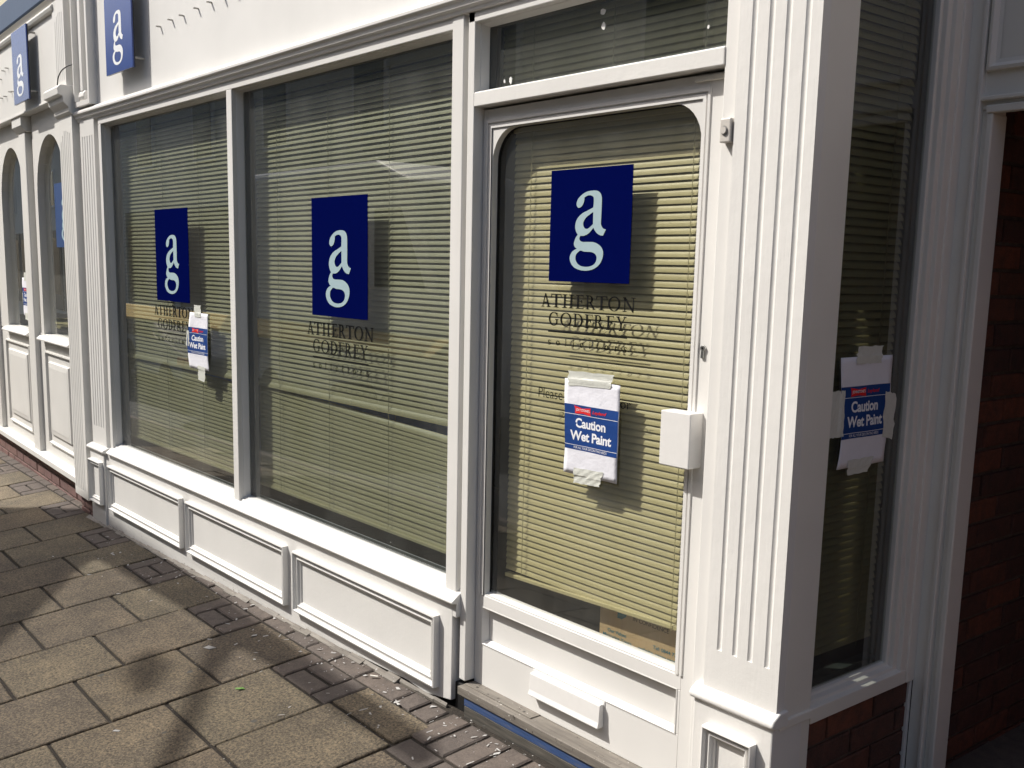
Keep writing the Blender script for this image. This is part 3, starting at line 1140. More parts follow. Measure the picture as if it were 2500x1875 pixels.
# stepped glazing bead with rounded upper corners
MB().frame3([(-.004, YD), (-.003, YD - .004), (.005, YD - .0045), (.006, YD + .001), (.010, YD + .001), (.011, YD - .003), (.022, YD - .003)], -1.267, -.354, .392, 1.9605).build('glazing_bead', 'paint_white', dleaf)
gx0, gx1, gz0, gz1 = -1.2415, -.378, .396, 1.937
plate_with_hole([(-1.2465, .385), (-.374, .385), (-.374, 1.9415), (-1.2465, 1.9415)], arch_top(gx0, gx1, gz0, gz1, .105), YD + .0015, YD + .030, 'paint_white', 'glazing_frame', dleaf)
box('pane', 'glass_clear', dleaf, -1.245, -.375, .068, .073, .392, 1.942, 0)
rub = arch_top(gx0 + .0005, gx1 - .0005, gz0 + .0005, gz1 - .0005, .105)
plate_with_hole(rub, arch_top(gx0 + .0035, gx1 - .0035, gz0 + .003, gz1 - .0035, .102), .063, .0675, 'black_rubber', 'gasket', dleaf)
# letter plate with hood
lpz = [(YD, .206), (YD - .015, .206), (YD - .018, .203), (YD - .021, .150), (YD - .026, .135), (YD - .026, .131), (YD - .004, .131), (YD, .134)]
MB().prism(lpz, -.972, -.648, 'x').build('letter_plate', 'letter_white', dleaf, .002)
MB().box(-.976, -.644, YD - .003, YD + .002, .198, .214).build('letter_plate_rim', 'letter_white', dleaf, .001)
MB().box(-.968, -.652, YD - .0158, YD - .0150, .2035, .2052).build('letter_plate_gap', 'decal_black', dleaf)
MB().box(-.428, -.324, -.010, YD + .001, .985, 1.133).build('handle_box', 'letter_white', dleaf, .0025)
lk = MB()
lk.cyl((-.333, YD + .002, 1.303), (-.333, YD - .006, 1.303), .0085, 14)
lk.box(-.339, -.329, YD - .006, YD + .002, 1.277, 1.297)
lk.build('lock', 'chrome', dleaf, .001)
MB().cyl((-.3335, YD - .0055, 1.304), (-.3335, YD - .0068, 1.304), .003, 8).build('keyhole', 'decal_black', dleaf)
MB().box(-.40, -.300, YD - .010, YD + .001, 1.980, 1.992).build('door_restrictor', 'paint_side', dleaf, .002)

# --- threshold
th = MB().box(dx0 - .004, -.27, -.030, .09, .036, .0655)
thr = sp(th.build('threshold', 'threshold_timber', None, .002))
o = MB().box(-1.287, -.935, -.004, .042, .0655, .0690).build('threshold_plate', 'threshold_timber', thr, .0008)
for x in (-1.235, -1.12, -.985):
    MB().cyl((x, .012, .0685), (x, .012, .0700), .005, 8).build('screw', 'strip_metal', thr)
MB().box(-1.262, -.27, -.024, .05, .004, .0335).build('blue_strip', 'strip_scuffed_blue', thr, .001)
MB().prism([(-1.258, -.045), (-.27, -.045), (-.27, .003), (-1.258, .003)], -.026, .05, 'y').build('kick_strip', 'strip_metal', thr, .001)
MB().box(-1.343, -1.262, -.002, .09, -.06, .060).build('rotten_post_foot', 'black_rubber', thr, .003)

# --- brickwork under the side window
def brick_block(l, h, d, seed):
    rnd = random.Random(seed)
    mb = MB()
    j = lambda: rnd.uniform(-.0015, .0015)
    c = .003
    x0, x1, z0, z1 = -l / 2, l / 2, -h / 2, h / 2
    mb.v = [(x0 + c + j(), 0, z0 + c + j()), (x1 - c + j(), 0, z0 + c + j()), (x1 - c + j(), 0, z1 - c + j()), (x0 + c + j(), 0, z1 - c + j()),
            (x0, c, z0), (x1, c, z0), (x1, c, z1), (x0, c, z1),
            (x0, d, z0), (x1, d, z0), (x1, d, z1), (x0, d, z1)]
    mb.f = [(0, 1, 2, 3)]
    for i in range(4):
        k = (i + 1) % 4
        mb.f += [(4 + i, 4 + k, k, i), (8 + i, 8 + k, 4 + k, 4 + i)]
    return mb


BM = {}


def put_brick(mat, l, h, d, mtx, parent):
    key = (mat, round(l, 3), round(h, 3), random.randrange(4))
    if key not in BM:
        BM[key] = brick_block(l, h, d, len(BM)).mesh('brick', mat)
    o = link('brick', BM[key], parent)
    o.matrix_world = mtx
    return o


FACE_X = Matrix(((0, -1, 0, 0), (1, 0, 0, 0), (0, 0, 1, 0), (0, 0, 0, 1)))      # local -y faces +x


def course_wall(mat, parent, a0, a1, z0, z1, place, bl=.215, bh=.0645, jt=.0105, seed=3, depth=.05):
    rnd = random.Random(seed)
    z = z0
    row = 0
    cnt = 0
    while z + bh * .5 < z1:
        h = min(bh, z1 - z)
        a = a0 - (bl + jt) / 2 * (row % 2) - rnd.uniform(0, .02)
        while a < a1:
            s0, s1 = max(a, a0), min(a + bl, a1)
            if s1 - s0 > .03:
                put_brick(mat, s1 - s0, h, depth, place((s0 + s1) / 2, z + h / 2, rnd.uniform(-.002, .002)), parent)
                cnt += 1
            a += bl + jt
        z += bh + jt
        row += 1
    return cnt


under = sp(MB().box(-.10, -.016, .10, .642, -.2, .352).build('brick_base', 'mortar', None))
sbox('corner_fillet', -.014, .001, .628, .6415, -.12, .352, 'paint_scuffed', .003)
under_cnt = course_wall('brick_red', under, .139, .640, .352 - 8 * .0745, .350, lambda a, z, w: Matrix.Translation((-.008 + w * .5, a, z)) @ FACE_X)

# --- room behind the glass (dark) and walls that shut it
rm = MB()
rm.box(-5.2, -.085, 2.4, 2.5, -.1, 2.8)
rm.box(-5.2, -.02, .105, 2.5, 2.64, 2.72)
rm.box(-5.2, -.02, .105, 2.5, -.1, -.02)
rm.box(-5.2, -5.1, .1, 2.5, -.1, 2.8)
rm.box(-.09, -.05, .66, 2.5, -.1, 2.8)
sp(rm.build('room', 'interior', None))
up = MB().box(-5.2, 0.0, .10, 6.0, 2.72, 7.0).build('upper_wall', 'opposite_render', None)
sp(up)

# ================================================================== passage to the right of the shop
pas = empty('passage_entrance', (0.05, .64, 0))
tag(pas, 'cream painted doorway frame with a panelled head leading into a brick passage', 'doorway')


def pp(o):
    o.parent = pas
    o.matrix_parent_inverse = Matrix.Translation((-.05, -.64, 0))
    return o


fr = MB()
fr.box(0.002, .046, .640, .72, -.1, 3.4)
fr.box(.046, .080, .652, .72, -.1, 1.935)
pp(fr.build('jamb', 'paint_side', None, .002))
pp(MB().box(.040, .052, .630, .655, -.1, 3.4).build('jamb_bead', 'paint_side', None, .003))
pp(MB().box(.066, .084, .640, .72, -.1, 1.925).build('inner_bead', 'paint_side', None, .004))
hd = MB()
hd.box(.046, 2.14, .648, .72, 1.935, 2.6)
pp(hd.build('head_board', 'paint_side', None, .002))
pp(MB().box(.046, 2.14, .632, .66, 1.956, 1.968).box(.066, 2.14, .636, .66, 1.925, 1.945).build('head_bead', 'paint_side', None, .003))
pp(MB().frame([(0, .650), (.002, .634), (.010, .632), (.020, .644), (.030, .646)], .056, 1.20, 2.03, 2.75).build('head_panel_moulding', 'paint_side', None))
pp(MB().box(0.0, 2.14, .64, .74, 2.6, 7.0).build('upper_wall', 'opposite_render', None))
pp(MB().box(2.12, 2.24, .64, .74, -.2, 7.0).build('far_jamb', 'paint_side', None, .003))

pw = empty('passage_wall', (0, 1.6, 0))
tag(pw, 'dark red brick side wall running back into the shaded passage', 'brick wall')
bkm = MB().box(-.12, -.004, .72, 4.2, -.1, 2.72).build('mortar_backing', 'mortar', None)
bkm.parent = pw
bkm.matrix_parent_inverse = Matrix.Translation((0, -1.6, 0))
course_wall('brick_red', pw, .725, 2.55, -.045, 2.02, lambda a, z, w: Matrix.Translation((.004 + w, a, z)) @ FACE_X, seed=9)
attach(MB().box(-.10, 2.24, 4.2, 4.3, -.1, 2.8).build('end_wall', 'interior', None), pw)
attach(MB().box(-.10, 2.24, .70, 4.3, 2.62, 2.72).build('ceiling', 'interior', None), pw)
attach(MB().box(2.14, 2.24, .74, 4.3, -.1, 2.72).build('opposite_wall', 'brick_red', None), pw)
nextb = MB().box(2.20, 7.0, -.02, .64, -.2, 7.0).build('adjoining_building', 'brick_plinth', None)
tag(nextb, 'plain brick building on the far side of the passage, out of view', 'building')

# ================================================================== neighbouring shop (slightly turned)
NA = -math.atan(.0505)
nb = empty('neighbouring_shop', (-5.15, -.037, 0), NA)
tag(nb, 'cream white shopfront at far left with arched windows and fluted pilaster', 'shopfront')


def nbx(name, s0, s1, d0, d1, z0, z1, mat='paint_neighbour', bevel=.003, parent=None):
    return box(name, mat, parent or nb, s0, s1, d0, d1, z0, z1, bevel)


# lower pilaster, capital, upper pilaster
npl = fluted(-.318, -.022, 0.0, .20, -.005, 2.36, [-.285, -.245, -.205, -.165, -.125, -.085], .04, [2.20, 2.235, 2.26, 2.26, 2.25, 2.24], .013, 'p').build('pilaster', 'paint_neighbour', nb, smooth='angle')
nup = fluted(-.318, -.060, -.012, .20, 2.50, 3.02, [-.258, -.218, -.178, -.138, -.098], 2.546, [2.90, 2.922, 2.94, 2.938, 2.932], .011, 'p').build('upper_pilaster', 'paint_neighbour', nb, smooth='angle')
cp = MB()
cp.prism([(0.0, 2.34), (-.018, 2.356), (-.020, 2.378), (-.048, 2.408), (-.052, 2.440), (-.075, 2.448), (-.078, 2.488), (-.06, 2.504), (.1, 2.510), (.1, 2.34)], -.345, -.005, 'x')
cp.build('capital', 'paint_neighbour', nb, .004)
# fascia with a ledge above, soffit, blue cornice
nf = nbx('fascia', -6.0, -.318, 0.0, .12, 2.475, 3.10)
nbx('soffit', -6.0, -.318, -.01, .16, 2.462, 2.476)
MB().prism([(0.0, 2.968), (-.020, 2.972), (-.028, 2.992), (-.024, 3.004), (0.0, 3.010)], -6.0, -.285, 'x').build('fascia_ledge', 'paint_neighbour', nb, .003)
MB().prism([(0.12, 3.035), (-.022, 3.045), (-.032, 3.052), (-.036, 3.06), (-.036, 3.225), (.12, 3.24)], -6.0, -.10, 'x').build('cornice', 'cornice_blue', nb, .004)
MB().prism([(0.0, 3.012), (-.012, 3.018), (-.018, 3.03), (-.030, 3.046), (.0, 3.05)], -6.0, -.2, 'x').build('cornice_moulding', 'paint_side', nb, .003)
nbx('upper_wall', -6.0, 0.0, .04, .8, 3.24, 7.0, 'cream_wall', 0)
# bay boards
DW = .06
nw = MB()
nw.box(-6.0, -.318, DW + .004, .20, .05, .965)
nw.build('window_apron', 'paint_neighbour', nb, .002)
bays = ((-2.62, -1.632), (-1.300, -.318))
holes = ((-2.385, -1.635), (-1.220, -.470))
for i, ((a, b_), (h0, h1)) in enumerate(zip(bays, holes)):
    r = (h1 - h0) / 2
    zc = 2.303 - r
    arch = [(h0, 0.962), (h1, 0.962)] + [(h0 + r + r * math.cos(R(180) * k / 16), zc + r * math.sin(R(180) * k / 16)) for k in range(17)]
    out_ = [(a - .02, .940), (b_ + .02, .940), (b_ + .02, 2.47), (a - .02, 2.47)]
    if i == 0:
        out_ = [(-3.0, .940), (-1.55, .940), (-1.55, 2.47), (-3.0, 2.47)]
    else:
        out_ = [(-1.30, .940), (-.318, .940), (-.318, 2.47), (-1.30, 2.47)]
    aw = plate_with_hole(out_, arch, DW, DW + .075, 'paint_neighbour', 'arched_window', nb)
    box('pane', 'glass_clear', aw, h0 - .01, h1 + .01, DW + .043, DW + .047, .95, 2.31, 0)
    MB().prism([(DW + .07, .955), (DW - .02, .955), (DW - .045, .935), (DW - .045, .925), (DW + .002, .92), (DW + .07, .92)], h0 - .05, h1 + .03, 'x').build('sill', 'paint_neighbour', aw, .003)
    # apron panel
    p0, p1 = (-2.47, -1.675) if i == 0 else (-1.182, -.50)
    pn = MB().frame([(0, DW + .004), (.002, DW - .012), (.012, DW - .014), (.022, DW + .002), (.03, DW + .002), (.07, DW + .003), (.078, DW - .010), (.11, DW - .014)], p0, p1, .190, .852).build('apron_panel', 'paint_neighbour', nb)
    MB().box(p0 + .11, p1 - .11, DW - .014, DW + .01, .30, .742).build('panel_field', 'paint_neighbour', pn, .002)
    # round-edged pilaster strip to the left of each bay
    q = -2.70 if i == 0 else -1.40
    MB().box(q - .17, q + .02, DW - .030, DW + .02, .085, 2.36).build('pier', 'paint_neighbour', nb, .008)
    MB().prism([(DW + .02, 2.36), (DW - .032, 2.36), (DW - .06, 2.40), (DW - .06, 2.462), (DW + .02, 2.462)], q - .22, q + .06, 'x').build('bracket', 'paint_neighbour', nb, .004)
MB().prism([(DW + .01, .105), (DW - .028, .100), (DW - .055, .088), (DW - .055, .05), (DW + .03, .045), (DW + .2, .045), (DW + .2, .105)], -6.0, -.318, 'x').build('base_rail', 'paint_neighbour', nb, .003)
npb = MB().box(-6.0, -.05, DW + .015, .20, -.35, .05).build('brick_plinth', 'mortar', nb)
NMW = Matrix.Translation((-5.15, -.037, 0)) @ Matrix.Rotation(NA, 4, 'Z')
bpy.context.view_layer.update()
course_wall('brick_plinth', npb, -3.6, -.318, .045 - 3 * .0745, .044, lambda a, z, w: NMW @ Matrix.Translation((a, DW + .008 + w, z)), seed=21)
course_wall('brick_plinth', npb, -.30, -.03, -.01 - 2 * .0745, -.012, lambda a, z, w: NMW @ Matrix.Translation((a, .03 + w, z)), seed=22)
nbx('room', -6.0, -.2, .7, .75, -.1, 3.0, 'interior', 0)
nbx('room_ceiling', -6.0, -.2, .2, .7, 2.7, 2.75, 'interior', 0)
nbx('room_end', -.30, -.25, .2, .7, -.1, 2.7, 'interior', 0)
nbx('inner_shelf', -2.6, -.4, .24, .55, .98, 1.0, 'slat_edge', 0)
for s, z in ((-1.365, 2.813), (-1.63, 2.815), (-1.74, 2.810), (-1.865, 2.768), (-1.476, 2.638), (-1.73, 2.633), (-1.86, 2.636), (-1.99, 2.637), (-1.56, 2.645)):
    o = MB().box(s - .005, s + .005, -.024, .002, z - .003, z + .003).build('fixing_pin', 'pin_steel', None, .0008)
    o.parent = nf

cab = bpy.data.curves.new('cable', 'CURVE')
cab.dimensions = '3D'
cab.bevel_depth = .0035
cab.bevel_resolution = 2
s_ = cab.splines.new('BEZIER')
cp_ = [(-5.235, -.09, 2.508), (-5.215, -.085, 2.56), (-5.165, -.06, 2.605), (-5.13, -.02, 2.625)]
s_.bezier_points.add(3)
for q, c_ in zip(s_.bezier_points, cp_):
    q.co = c_
    q.handle_left_type = q.handle_right_type = 'AUTO'
co_ = bpy.data.objects.new('cable', cab)
SC.collection.objects.link(co_)
dg = bpy.context.evaluated_depsgraph_get()
me = bpy.data.meshes.new_from_object(co_.evaluated_get(dg))
bpy.data.objects.remove(co_)
me.materials.append(MATS['cable_black'])
tag(link('cable', me), 'thin black cable curving up from the pilaster capital', 'cable')

# ================================================================== blue projecting signs
def blue_sign(root_loc, rz, x0, x1, z0, z1, ag_x0, ag_x1, ag_z0, ag_z1, stand, label):
    r_ = empty('blue_sign', root_loc, rz)
    tag(r_, label, 'sign', 'blue logo signs on the fascias')
    pan = MB().box(x0, x1, -stand - .008, -stand, z0, z1).build('panel', 'sign_blue', r_, .0015)
    ed = MB().box(x0 + .001, x1 - .001, -stand, -stand + .006, z0 + .001, z1 - .001).build('backing', 'sign_edge', r_)
    place2d(fit2d(AG_MESH, ag_x0, ag_x1, ag_z0, ag_z1), lambda a, b__: (a, -stand - .0086, b__), 'lettering', 'sign_white', pan)
    for x in (x0 + .03, x1 - .012):
        for z in (z0 + .05, z1 - .05):
            MB().cyl((x, .006, z), (x, -stand, z), .006, 8).build('standoff', 'pin_steel', r_)
    return r_


blue_sign((-4.3, .012, 0), 0, -.198 - .0, .197, 2.475, 2.965, -.090, .072, 2.512, 2.782, .057, 'blue square sign with white letters on the main white fascia above the left window')
blue_sign((-6.15, .0135, 0), NA, -.222, .202, 2.512, 2.975, -.118, .085, 2.552, 2.812, .050, 'blue sign with white letters on the far left shop, beside the fluted pilaster')

# ================================================================== window decals
RX = [(-1.0152, -.9709), (-.9709, -.9212), (-.9175, -.8678), (-.8581, -.8217), (-.8158, -.7731), (-.7721, -.7234), (-.7212, -.6705), (-.6617, -.6114)]
RY = [(-.978, -.9331), (-.9255, -.8743), (-.8669, -.8244), (-.8172, -.7827), (-.7768, -.7361), (-.7269, -.6905), (-.686, -.6438)]
RZ = [(-.979, -.966), (-.9416, -.925), (-.9011, -.8936), (-.8675, -.8601), (-.8345, -.8212), (-.7948, -.7877), (-.7618, -.7536), (-.7293, -.7132), (-.6882, -.6759), (-.6514, -.6381)]


def decal(root, yp, sq, ag, tx, label, extra=None):
    """sq=(x0,x1,z0,z1); ag likewise; tx=(xc, scale, base1, base2, rule, base3, cap, lower-case height)"""
    r_ = empty('window_decal', root)
    tag(r_, label, 'window sticker', 'solicitors stickers on the glass')
    ox, oz = root[0], root[2]
    fn = lambda a, b__: (a - ox, 0.0, b__ - oz)
    f0 = lambda a, b__: (a - ox, -.0012, b__ - oz)
    place2d(([(sq[0], sq[2]), (sq[1], sq[2]), (sq[1], sq[3]), (sq[0], sq[3])], [(0, 1, 2, 3)]), fn, 'blue_square', 'decal_navy', r_)
    place2d(fit2d(AG_MESH, *ag), f0, 'logo_letters', 'decal_pale', r_)
    xc, k, b1, b2, rl, b3, cap, xh = tx
    tr = lambda rs: [(xc + (a + .8133) * k, xc + (b__ + .8133) * k) for a, b__ in rs]
    glyph_line('ATHERTON', tr(RX), b1, cap, fn, 'name_lettering', 'decal_black', r_)
    glyph_line('GODFREY', tr(RY), b2, cap, fn, 'name_lettering', 'decal_black', r_)
    x0, x1 = tr([(-.980, -.639)])[0]
    hgt = .0055 * k
    place2d(([(x0, rl - hgt), (x1, rl - hgt), (x1, rl), (x0, rl)], [(0, 1, 2, 3)]), fn, 'rule', 'decal_black', r_)
    glyph_line('solicitors', tr(RZ), b3, xh, fn, 'profession_lettering', 'decal_black', r_)
    return r_


decal((-.8133, .0665, 1.3), .0665, (-.984, -.640, 1.463, 1.794), (-.890, -.7395, 1.497, 1.728),
      (-.8133, 1.0, 1.384, 1.3284, 1.3125, 1.2685, .0402, .0205), 'navy square sticker with pale logo on the door glass, black lettering below')
decal((-2.228, .0525, 1.2), .0525, (-2.445, -2.0115, 1.2895, 1.764), (-2.329, -2.133, 1.329, 1.632),
      (-2.229, 1.283, 1.208, 1.137, 1.1195, 1.072, .0525, .026), 'navy square sticker with pale logo and lettering on the larger right display window')
decal((-3.93, .0525, 1.2), .0525, (-4.149, -3.710, 1.287, 1.764), (-4.029, -3.833, 1.326, 1.630),
      (-3.935, 1.283, 1.208, 1.137, 1.1195, 1.072, .0525, .026), 'navy square sticker with pale logo on the left display window, partly behind a notice')
_dp = NMW @ Vector((-.82, DW + .041, 1.5))
dn = empty('window_decal', tuple(_dp), NA)
tag(dn, 'blue sticker inside the far left arched window, half hidden by the pilaster', 'window sticker', 'solicitors stickers on the glass')
place2d(([(-.11, .07), (.36, .07), (.36, .49), (-.11, .49)], [(0, 1, 2, 3)]), lambda a, b__: (a, 0, b__), 'blue_square', 'strip_blue', dn)
place2d(fit2d(AG_MESH, .04, .24, .11, .40), lambda a, b__: (a, -.0012, b__), 'logo_letters', 'decal_pale', dn)

pl_ = empty('door_lettering', (-.815, .0665, 1.11))
tag(pl_, 'thin black line of lettering on the door glass, half covered by the notice', 'lettering')
place2d(fit2d(font_mesh('Please use other d', -.004), -1.017, -.672, 1.1000, 1.1318), lambda a, b__: (a + .815, 0, b__ - 1.11), 'words', 'decal_black', pl_)
place2d(fit2d(font_mesh('oor', -.004), -.682, -.614, 1.1045, 1.1240), lambda a, b__: (a + .815, 0, b__ - 1.11), 'words', 'decal_black', pl_)

# ================================================================== taped notices
def notice(frame, w, h, tapes, label, curl=.0035, skew=0.0, seed=1, tear=0.0):
    """frame: 4x4 matrix, local x right, local z up, local -y towards the viewer; origin at lower left corner"""
    r_ = empty('paper_notice', (0, 0, 0))
    r_.matrix_world = frame
    bpy.context.view_layer.update()
    tag(r_, label, 'notice', 'taped wet paint notices')
    rnd = random.Random(seed)
    ph = rnd.uniform(0, 6)

    def warp(a, b__, lift=0.0):
        u, v_ = a / w, b__ / h
        d = curl * (0.35 + 0.65 * (2 * u - 1) ** 2) * (0.35 + 0.65 * math.sin(math.pi * min(1, max(0, v_))))
        d += .0012 * math.sin(9 * u + 5 * v_ + ph) + .0008 * math.sin(17 * v_ + 4 * u)
        return (a + skew * math.sin(math.pi * v_ * 1.5) * (1 - u), -max(.0006, d) - lift, b__)
    n, m_ = 14, 18
    vs_ = [(w * i / n, h * j / m_) for j in range(m_ + 1) for i in range(n + 1)]
    fs = [(j * (n + 1) + i, j * (n + 1) + i + 1, (j + 1) * (n + 1) + i + 1, (j + 1) * (n + 1) + i) for j in range(m_) for i in range(n)]
    sh = place2d((vs_, fs), warp, 'sheet', 'paper', r_)
    for p_ in sh.data.polygons:
        p_.use_smooth = True
    md = sh.modifiers.new('thick', 'SOLIDIFY')
    md.thickness = .0003
    md.offset = -1

    def sub(x0, x1, z0, z1, mat, name, lift, k=12):
        kk = max(1, int(k * (z1 - z0) / (x1 - x0)) + 1)
        v2 = [(x0 + (x1 - x0) * i / k, z0 + (z1 - z0) * j / kk) for j in range(kk + 1) for i in range(k + 1)]
        f2 = [(j * (k + 1) + i, j * (k + 1) + i + 1, (j + 1) * (k + 1) + i + 1, (j + 1) * (k + 1) + i) for j in range(kk) for i in range(k)]
        return place2d((v2, f2), lambda a, b__: warp(a * w, b__ * h, lift), name, mat, sh)

    def words(t, x0, x1, z0, z1, mat, bold, lift, shear=0.0, sp_=1.0):
        return place2d(fit2d(font_mesh(t, bold, shear, sp_), x0 * w, x1 * w, z0 * h, z1 * h), lambda a, b__: warp(a, b__, lift), 'words', mat, sh)
    sub(.0, .985, .265, .738, 'print_navy', 'blue_band', .0004)
    sub(.0, .985, .6345, .6395, 'print_white', 'rule', .0008)
    sub(.0, .985, .3115, .3165, 'print_white', 'rule', .0008)
    # red label with waisted sides
    lab = [(.19, .645), (.34, .655), (.495, .640), (.49, .685), (.495, .722), (.34, .708), (.18, .728), (.195, .69)]
    place2d((lab, [tuple(range(8))]), lambda a, b__: warp(a * w, b__ * h, .0008), 'red_label', 'print_red', sh)
    words("JOHNSTONE'S", .21, .475, .668, .702, 'print_white', .014, .0012)
    words('Leyland', .525, .775, .660, .702, 'print_red', .022, .0009, .3)
    words('Caution', .195, .765, .500, .603, 'print_white', .030, .0009, sp_=.97)
    words('Wet Paint', .105, .875, .366, .468, 'print_white', .030, .0009, sp_=.97)
    words('FOR ALL YOUR DECORATING NEEDS', .175, .805, .278, .303, 'print_white', .004, .0009)
    for (q, lift) in tapes:
        k = 9
        tv = []
        for j in range(k + 1):
            for i in range(k + 1):
                s_, t_ = i / k, j / k
                x_ = (q[0][0] * (1 - s_) + q[1][0] * s_) * (1 - t_) + (q[3][0] * (1 - s_) + q[2][0] * s_) * t_
                z_ = (q[0][1] * (1 - s_) + q[1][1] * s_) * (1 - t_) + (q[3][1] * (1 - s_) + q[2][1] * s_) * t_
                if i in (0, k):
                    x_ += rnd.uniform(-.004, .004)
                if j in (0, k):
                    z_ += rnd.uniform(-.0015, .0015)
                tv.append((x_, z_))
        tf = [(j * (k + 1) + i, j * (k + 1) + i + 1, (j + 1) * (k + 1) + i + 1, (j + 1) * (k + 1) + i) for j in range(k) for i in range(k)]

        def tw(a, b__):
            inside = -.004 < a < w + .004 and -.004 < b__ < h + .004
            y_ = warp(a, b__)[1] - .0012 if inside else -.0008
            return (a, y_ - .0004 * (1 + math.sin(a * 300 + b__ * 170)), b__)
        place2d((tv, tf), tw, 'tape', 'masking_tape', r_)
    return r_


def fr_y(x, y, z, tilt=0.0):
    return Matrix.Translation((x, y, z)) @ Matrix.Rotation(tilt, 4, 'Y')


# on the door glass
notice(fr_y(-.888, .0655, .880), .233, .291,
       [(((.010, .271), (.192, .277), (.204, .318), (.010, .316)), 0), (((.044, -.028), (.158, -.022), (.174, .026), (.052, .020)), 0)],
       'white and blue wet paint notice taped to the middle of the door glass', seed=2, skew=.006)
# on the left display window
notice(fr_y(-3.725, .0515, .958, R(0)), .238, .284,
       [(((.075, .262), (.155, .262), (.150, .322), (.070, .322)), 0), (((.10, -.052), (.175, -.060), (.195, .015), (.10, .02)), 0), (((-.045, .11), (.01, .11), (.012, .19), (-.03, .19)), 0)],
       'white and blue wet paint notice taped to the left display window beside the sticker', curl=.006, seed=5, skew=-.018)
# on the side window (faces +x)
FX = Matrix(((0, -1, 0, 0), (1, 0, 0, 0), (0, 0, 1, 0), (0, 0, 0, 1)))
notice(Matrix.Translation((-.039, .231, 1.006)) @ FX, .226, .289,
       [(((.055, .270), (.175, .270), (.178, .315), (.062, .315)), 0), (((-.055, .085), (.018, .085), (.018, .205), (-.05, .205)), 0), (((.205, .07), (.262, .058), (.262, .182), (.205, .192)), 0), (((.055, -.020), (.150, -.020), (.170, .02), (.05, .02)), 0)],
       'shaded white and blue wet paint notice taped to the narrow side window by the passage', curl=.004, seed=8, skew=.012)
# on the far left arched window
notice(NMW @ Matrix.Translation((-2.01, DW + .042, 1.060)), .233, .285,
       [(((.05, .262), (.16, .262), (.155, .325), (.055, .325)), 0), (((.03, -.03), (.17, -.04), (.18, .02), (.04, .02)), 0), (((-.03, .10), (.01, .10), (.01, .17), (-.02, .17)), 0)],
       'wet paint notice taped to the far left arched window, half hidden by the pier', curl=.006, seed=11)

# ================================================================== venetian blinds
def slat_mesh(L, w=.0275, rise=.0032):
    n = 6
    mb = MB()
    prof = []
    for i in range(n + 1):
        t = i / n
        prof.append((-w / 2 + w * t, rise * math.sin(math.pi * t)))
    # thin closed section
    low = [(a, b_ - .0004) for a, b_ in prof[::-1]]
    poly = prof + low
    mb.prism(poly, -L / 2, L / 2, 'x')
    return mb.mesh('slat', 'slat_cream')


def blind(name_label, root, L, zb, zt, tilt_fn, cords, rz=0.0, pitch=.0213, gap=None, rail=True, sag=.0, rail_roll=0.0):
    """root at the middle of the blind at z=0; local x along the slats, local -y towards the street"""
    r_ = empty('venetian_blind', root, rz)
    tag(r_, name_label, 'blind', 'cream venetian blinds behind the glass')
    me = slat_mesh(L)
    z = zb + .018
    k = 0
    M0 = r_.matrix_world.copy()
    while z < zt:
        t = tilt_fn(z)
        o = link('slat', me, r_)
        rot = Matrix.Rotation(t + random.gauss(0, .028), 4, 'X')
        roll = Matrix.Rotation(random.gauss(0, .0009), 4, 'Y')
        dz, dy = 0.0, 0.0
        if gap and abs(z - gap) < pitch / 2:
            rot = Matrix.Rotation(R(68), 4, 'X')
            dz = -.004
            dy = -.011
        elif gap and 0 < gap - z < pitch * 12:
            ra = sag * (1 - (gap - z) / (pitch * 12))
            roll = Matrix.Rotation(ra, 4, 'Y')
            dz = -ra * L / 2
        o.matrix_local = Matrix.Translation((0, random.uniform(-.0006, .0006) + dy, z + dz)) @ roll @ rot
        z += pitch
        k += 1
    if rail:
        br = MB().box(-L / 2, L / 2, -.012, .012, -.007, .007).build('bottom_rail', 'slat_cream', r_, .003)
        br.location = (0, 0, zb)
        br.rotation_euler = (0, rail_roll, 0)
    MB().box(-L / 2, L / 2, -.014, .014, zt, zt + .028).build('head_rail', 'slat_cream', r_, .002)
    for cx in cords:
        mb = MB()
        mb.box(cx - .0008, cx + .0008, -.0155, -.0140, zb, zt)
        mb.box(cx + .009, cx + .0103, .0105, .0118, zb, zt)
        zz = zb + .02
        # ladder strings crossing each slat
        while zz < zt:
            mb.prism([(cx - .0006, zz), (cx + .0006, zz), (cx + .0066, zz + pitch * .55), (cx + .0052, zz + pitch * .55)], -.0150, -.0142, 'y')
            zz += pitch
        mb.build('ladder_cord', 'cord_cream', r_)
    return r_


def tilt_main(z):
    # lower edge towards the street; flatter (more open) higher up
    if z > 1.15:
        return R(90 - 38)
    if z > .94:
        return R(90 - 38 + (1.15 - z) / .21 * 10)
    return R(90 - 27)


YB = .115
blind('cream venetian blind behind the left display window', (-3.952, YB, 0), 1.655, .462, 2.225, tilt_main, (-.70, -.20, .27, .72), gap=.945, sag=.020)
blind('cream venetian blind with a crooked slat behind the right display window', (-2.237, YB, 0), 1.650, .462, 2.225, tilt_main, (-.60, -.155, .30, .76), gap=.945, sag=.034)
blind('yellowish cream venetian blind behind the door glass, stopping above a box', (-.805, .116, 0), .815, .478, 1.925, lambda z: R(90 - 26), (-.315, .352), pitch=.0207, rail_roll=-.034)
blind('closed venetian blind in the small window over the door', (-.79, YB, 0), .985, 2.02, 2.40, lambda z: R(90 - 24), (-.33, .02, .36), rail=False)
blind('dim venetian blind behind the narrow shaded side window', (-.068, .300, 0), .400, .490, 3.1, lambda z: R(90 - 31), (.115,), rz=R(90), rail=False)

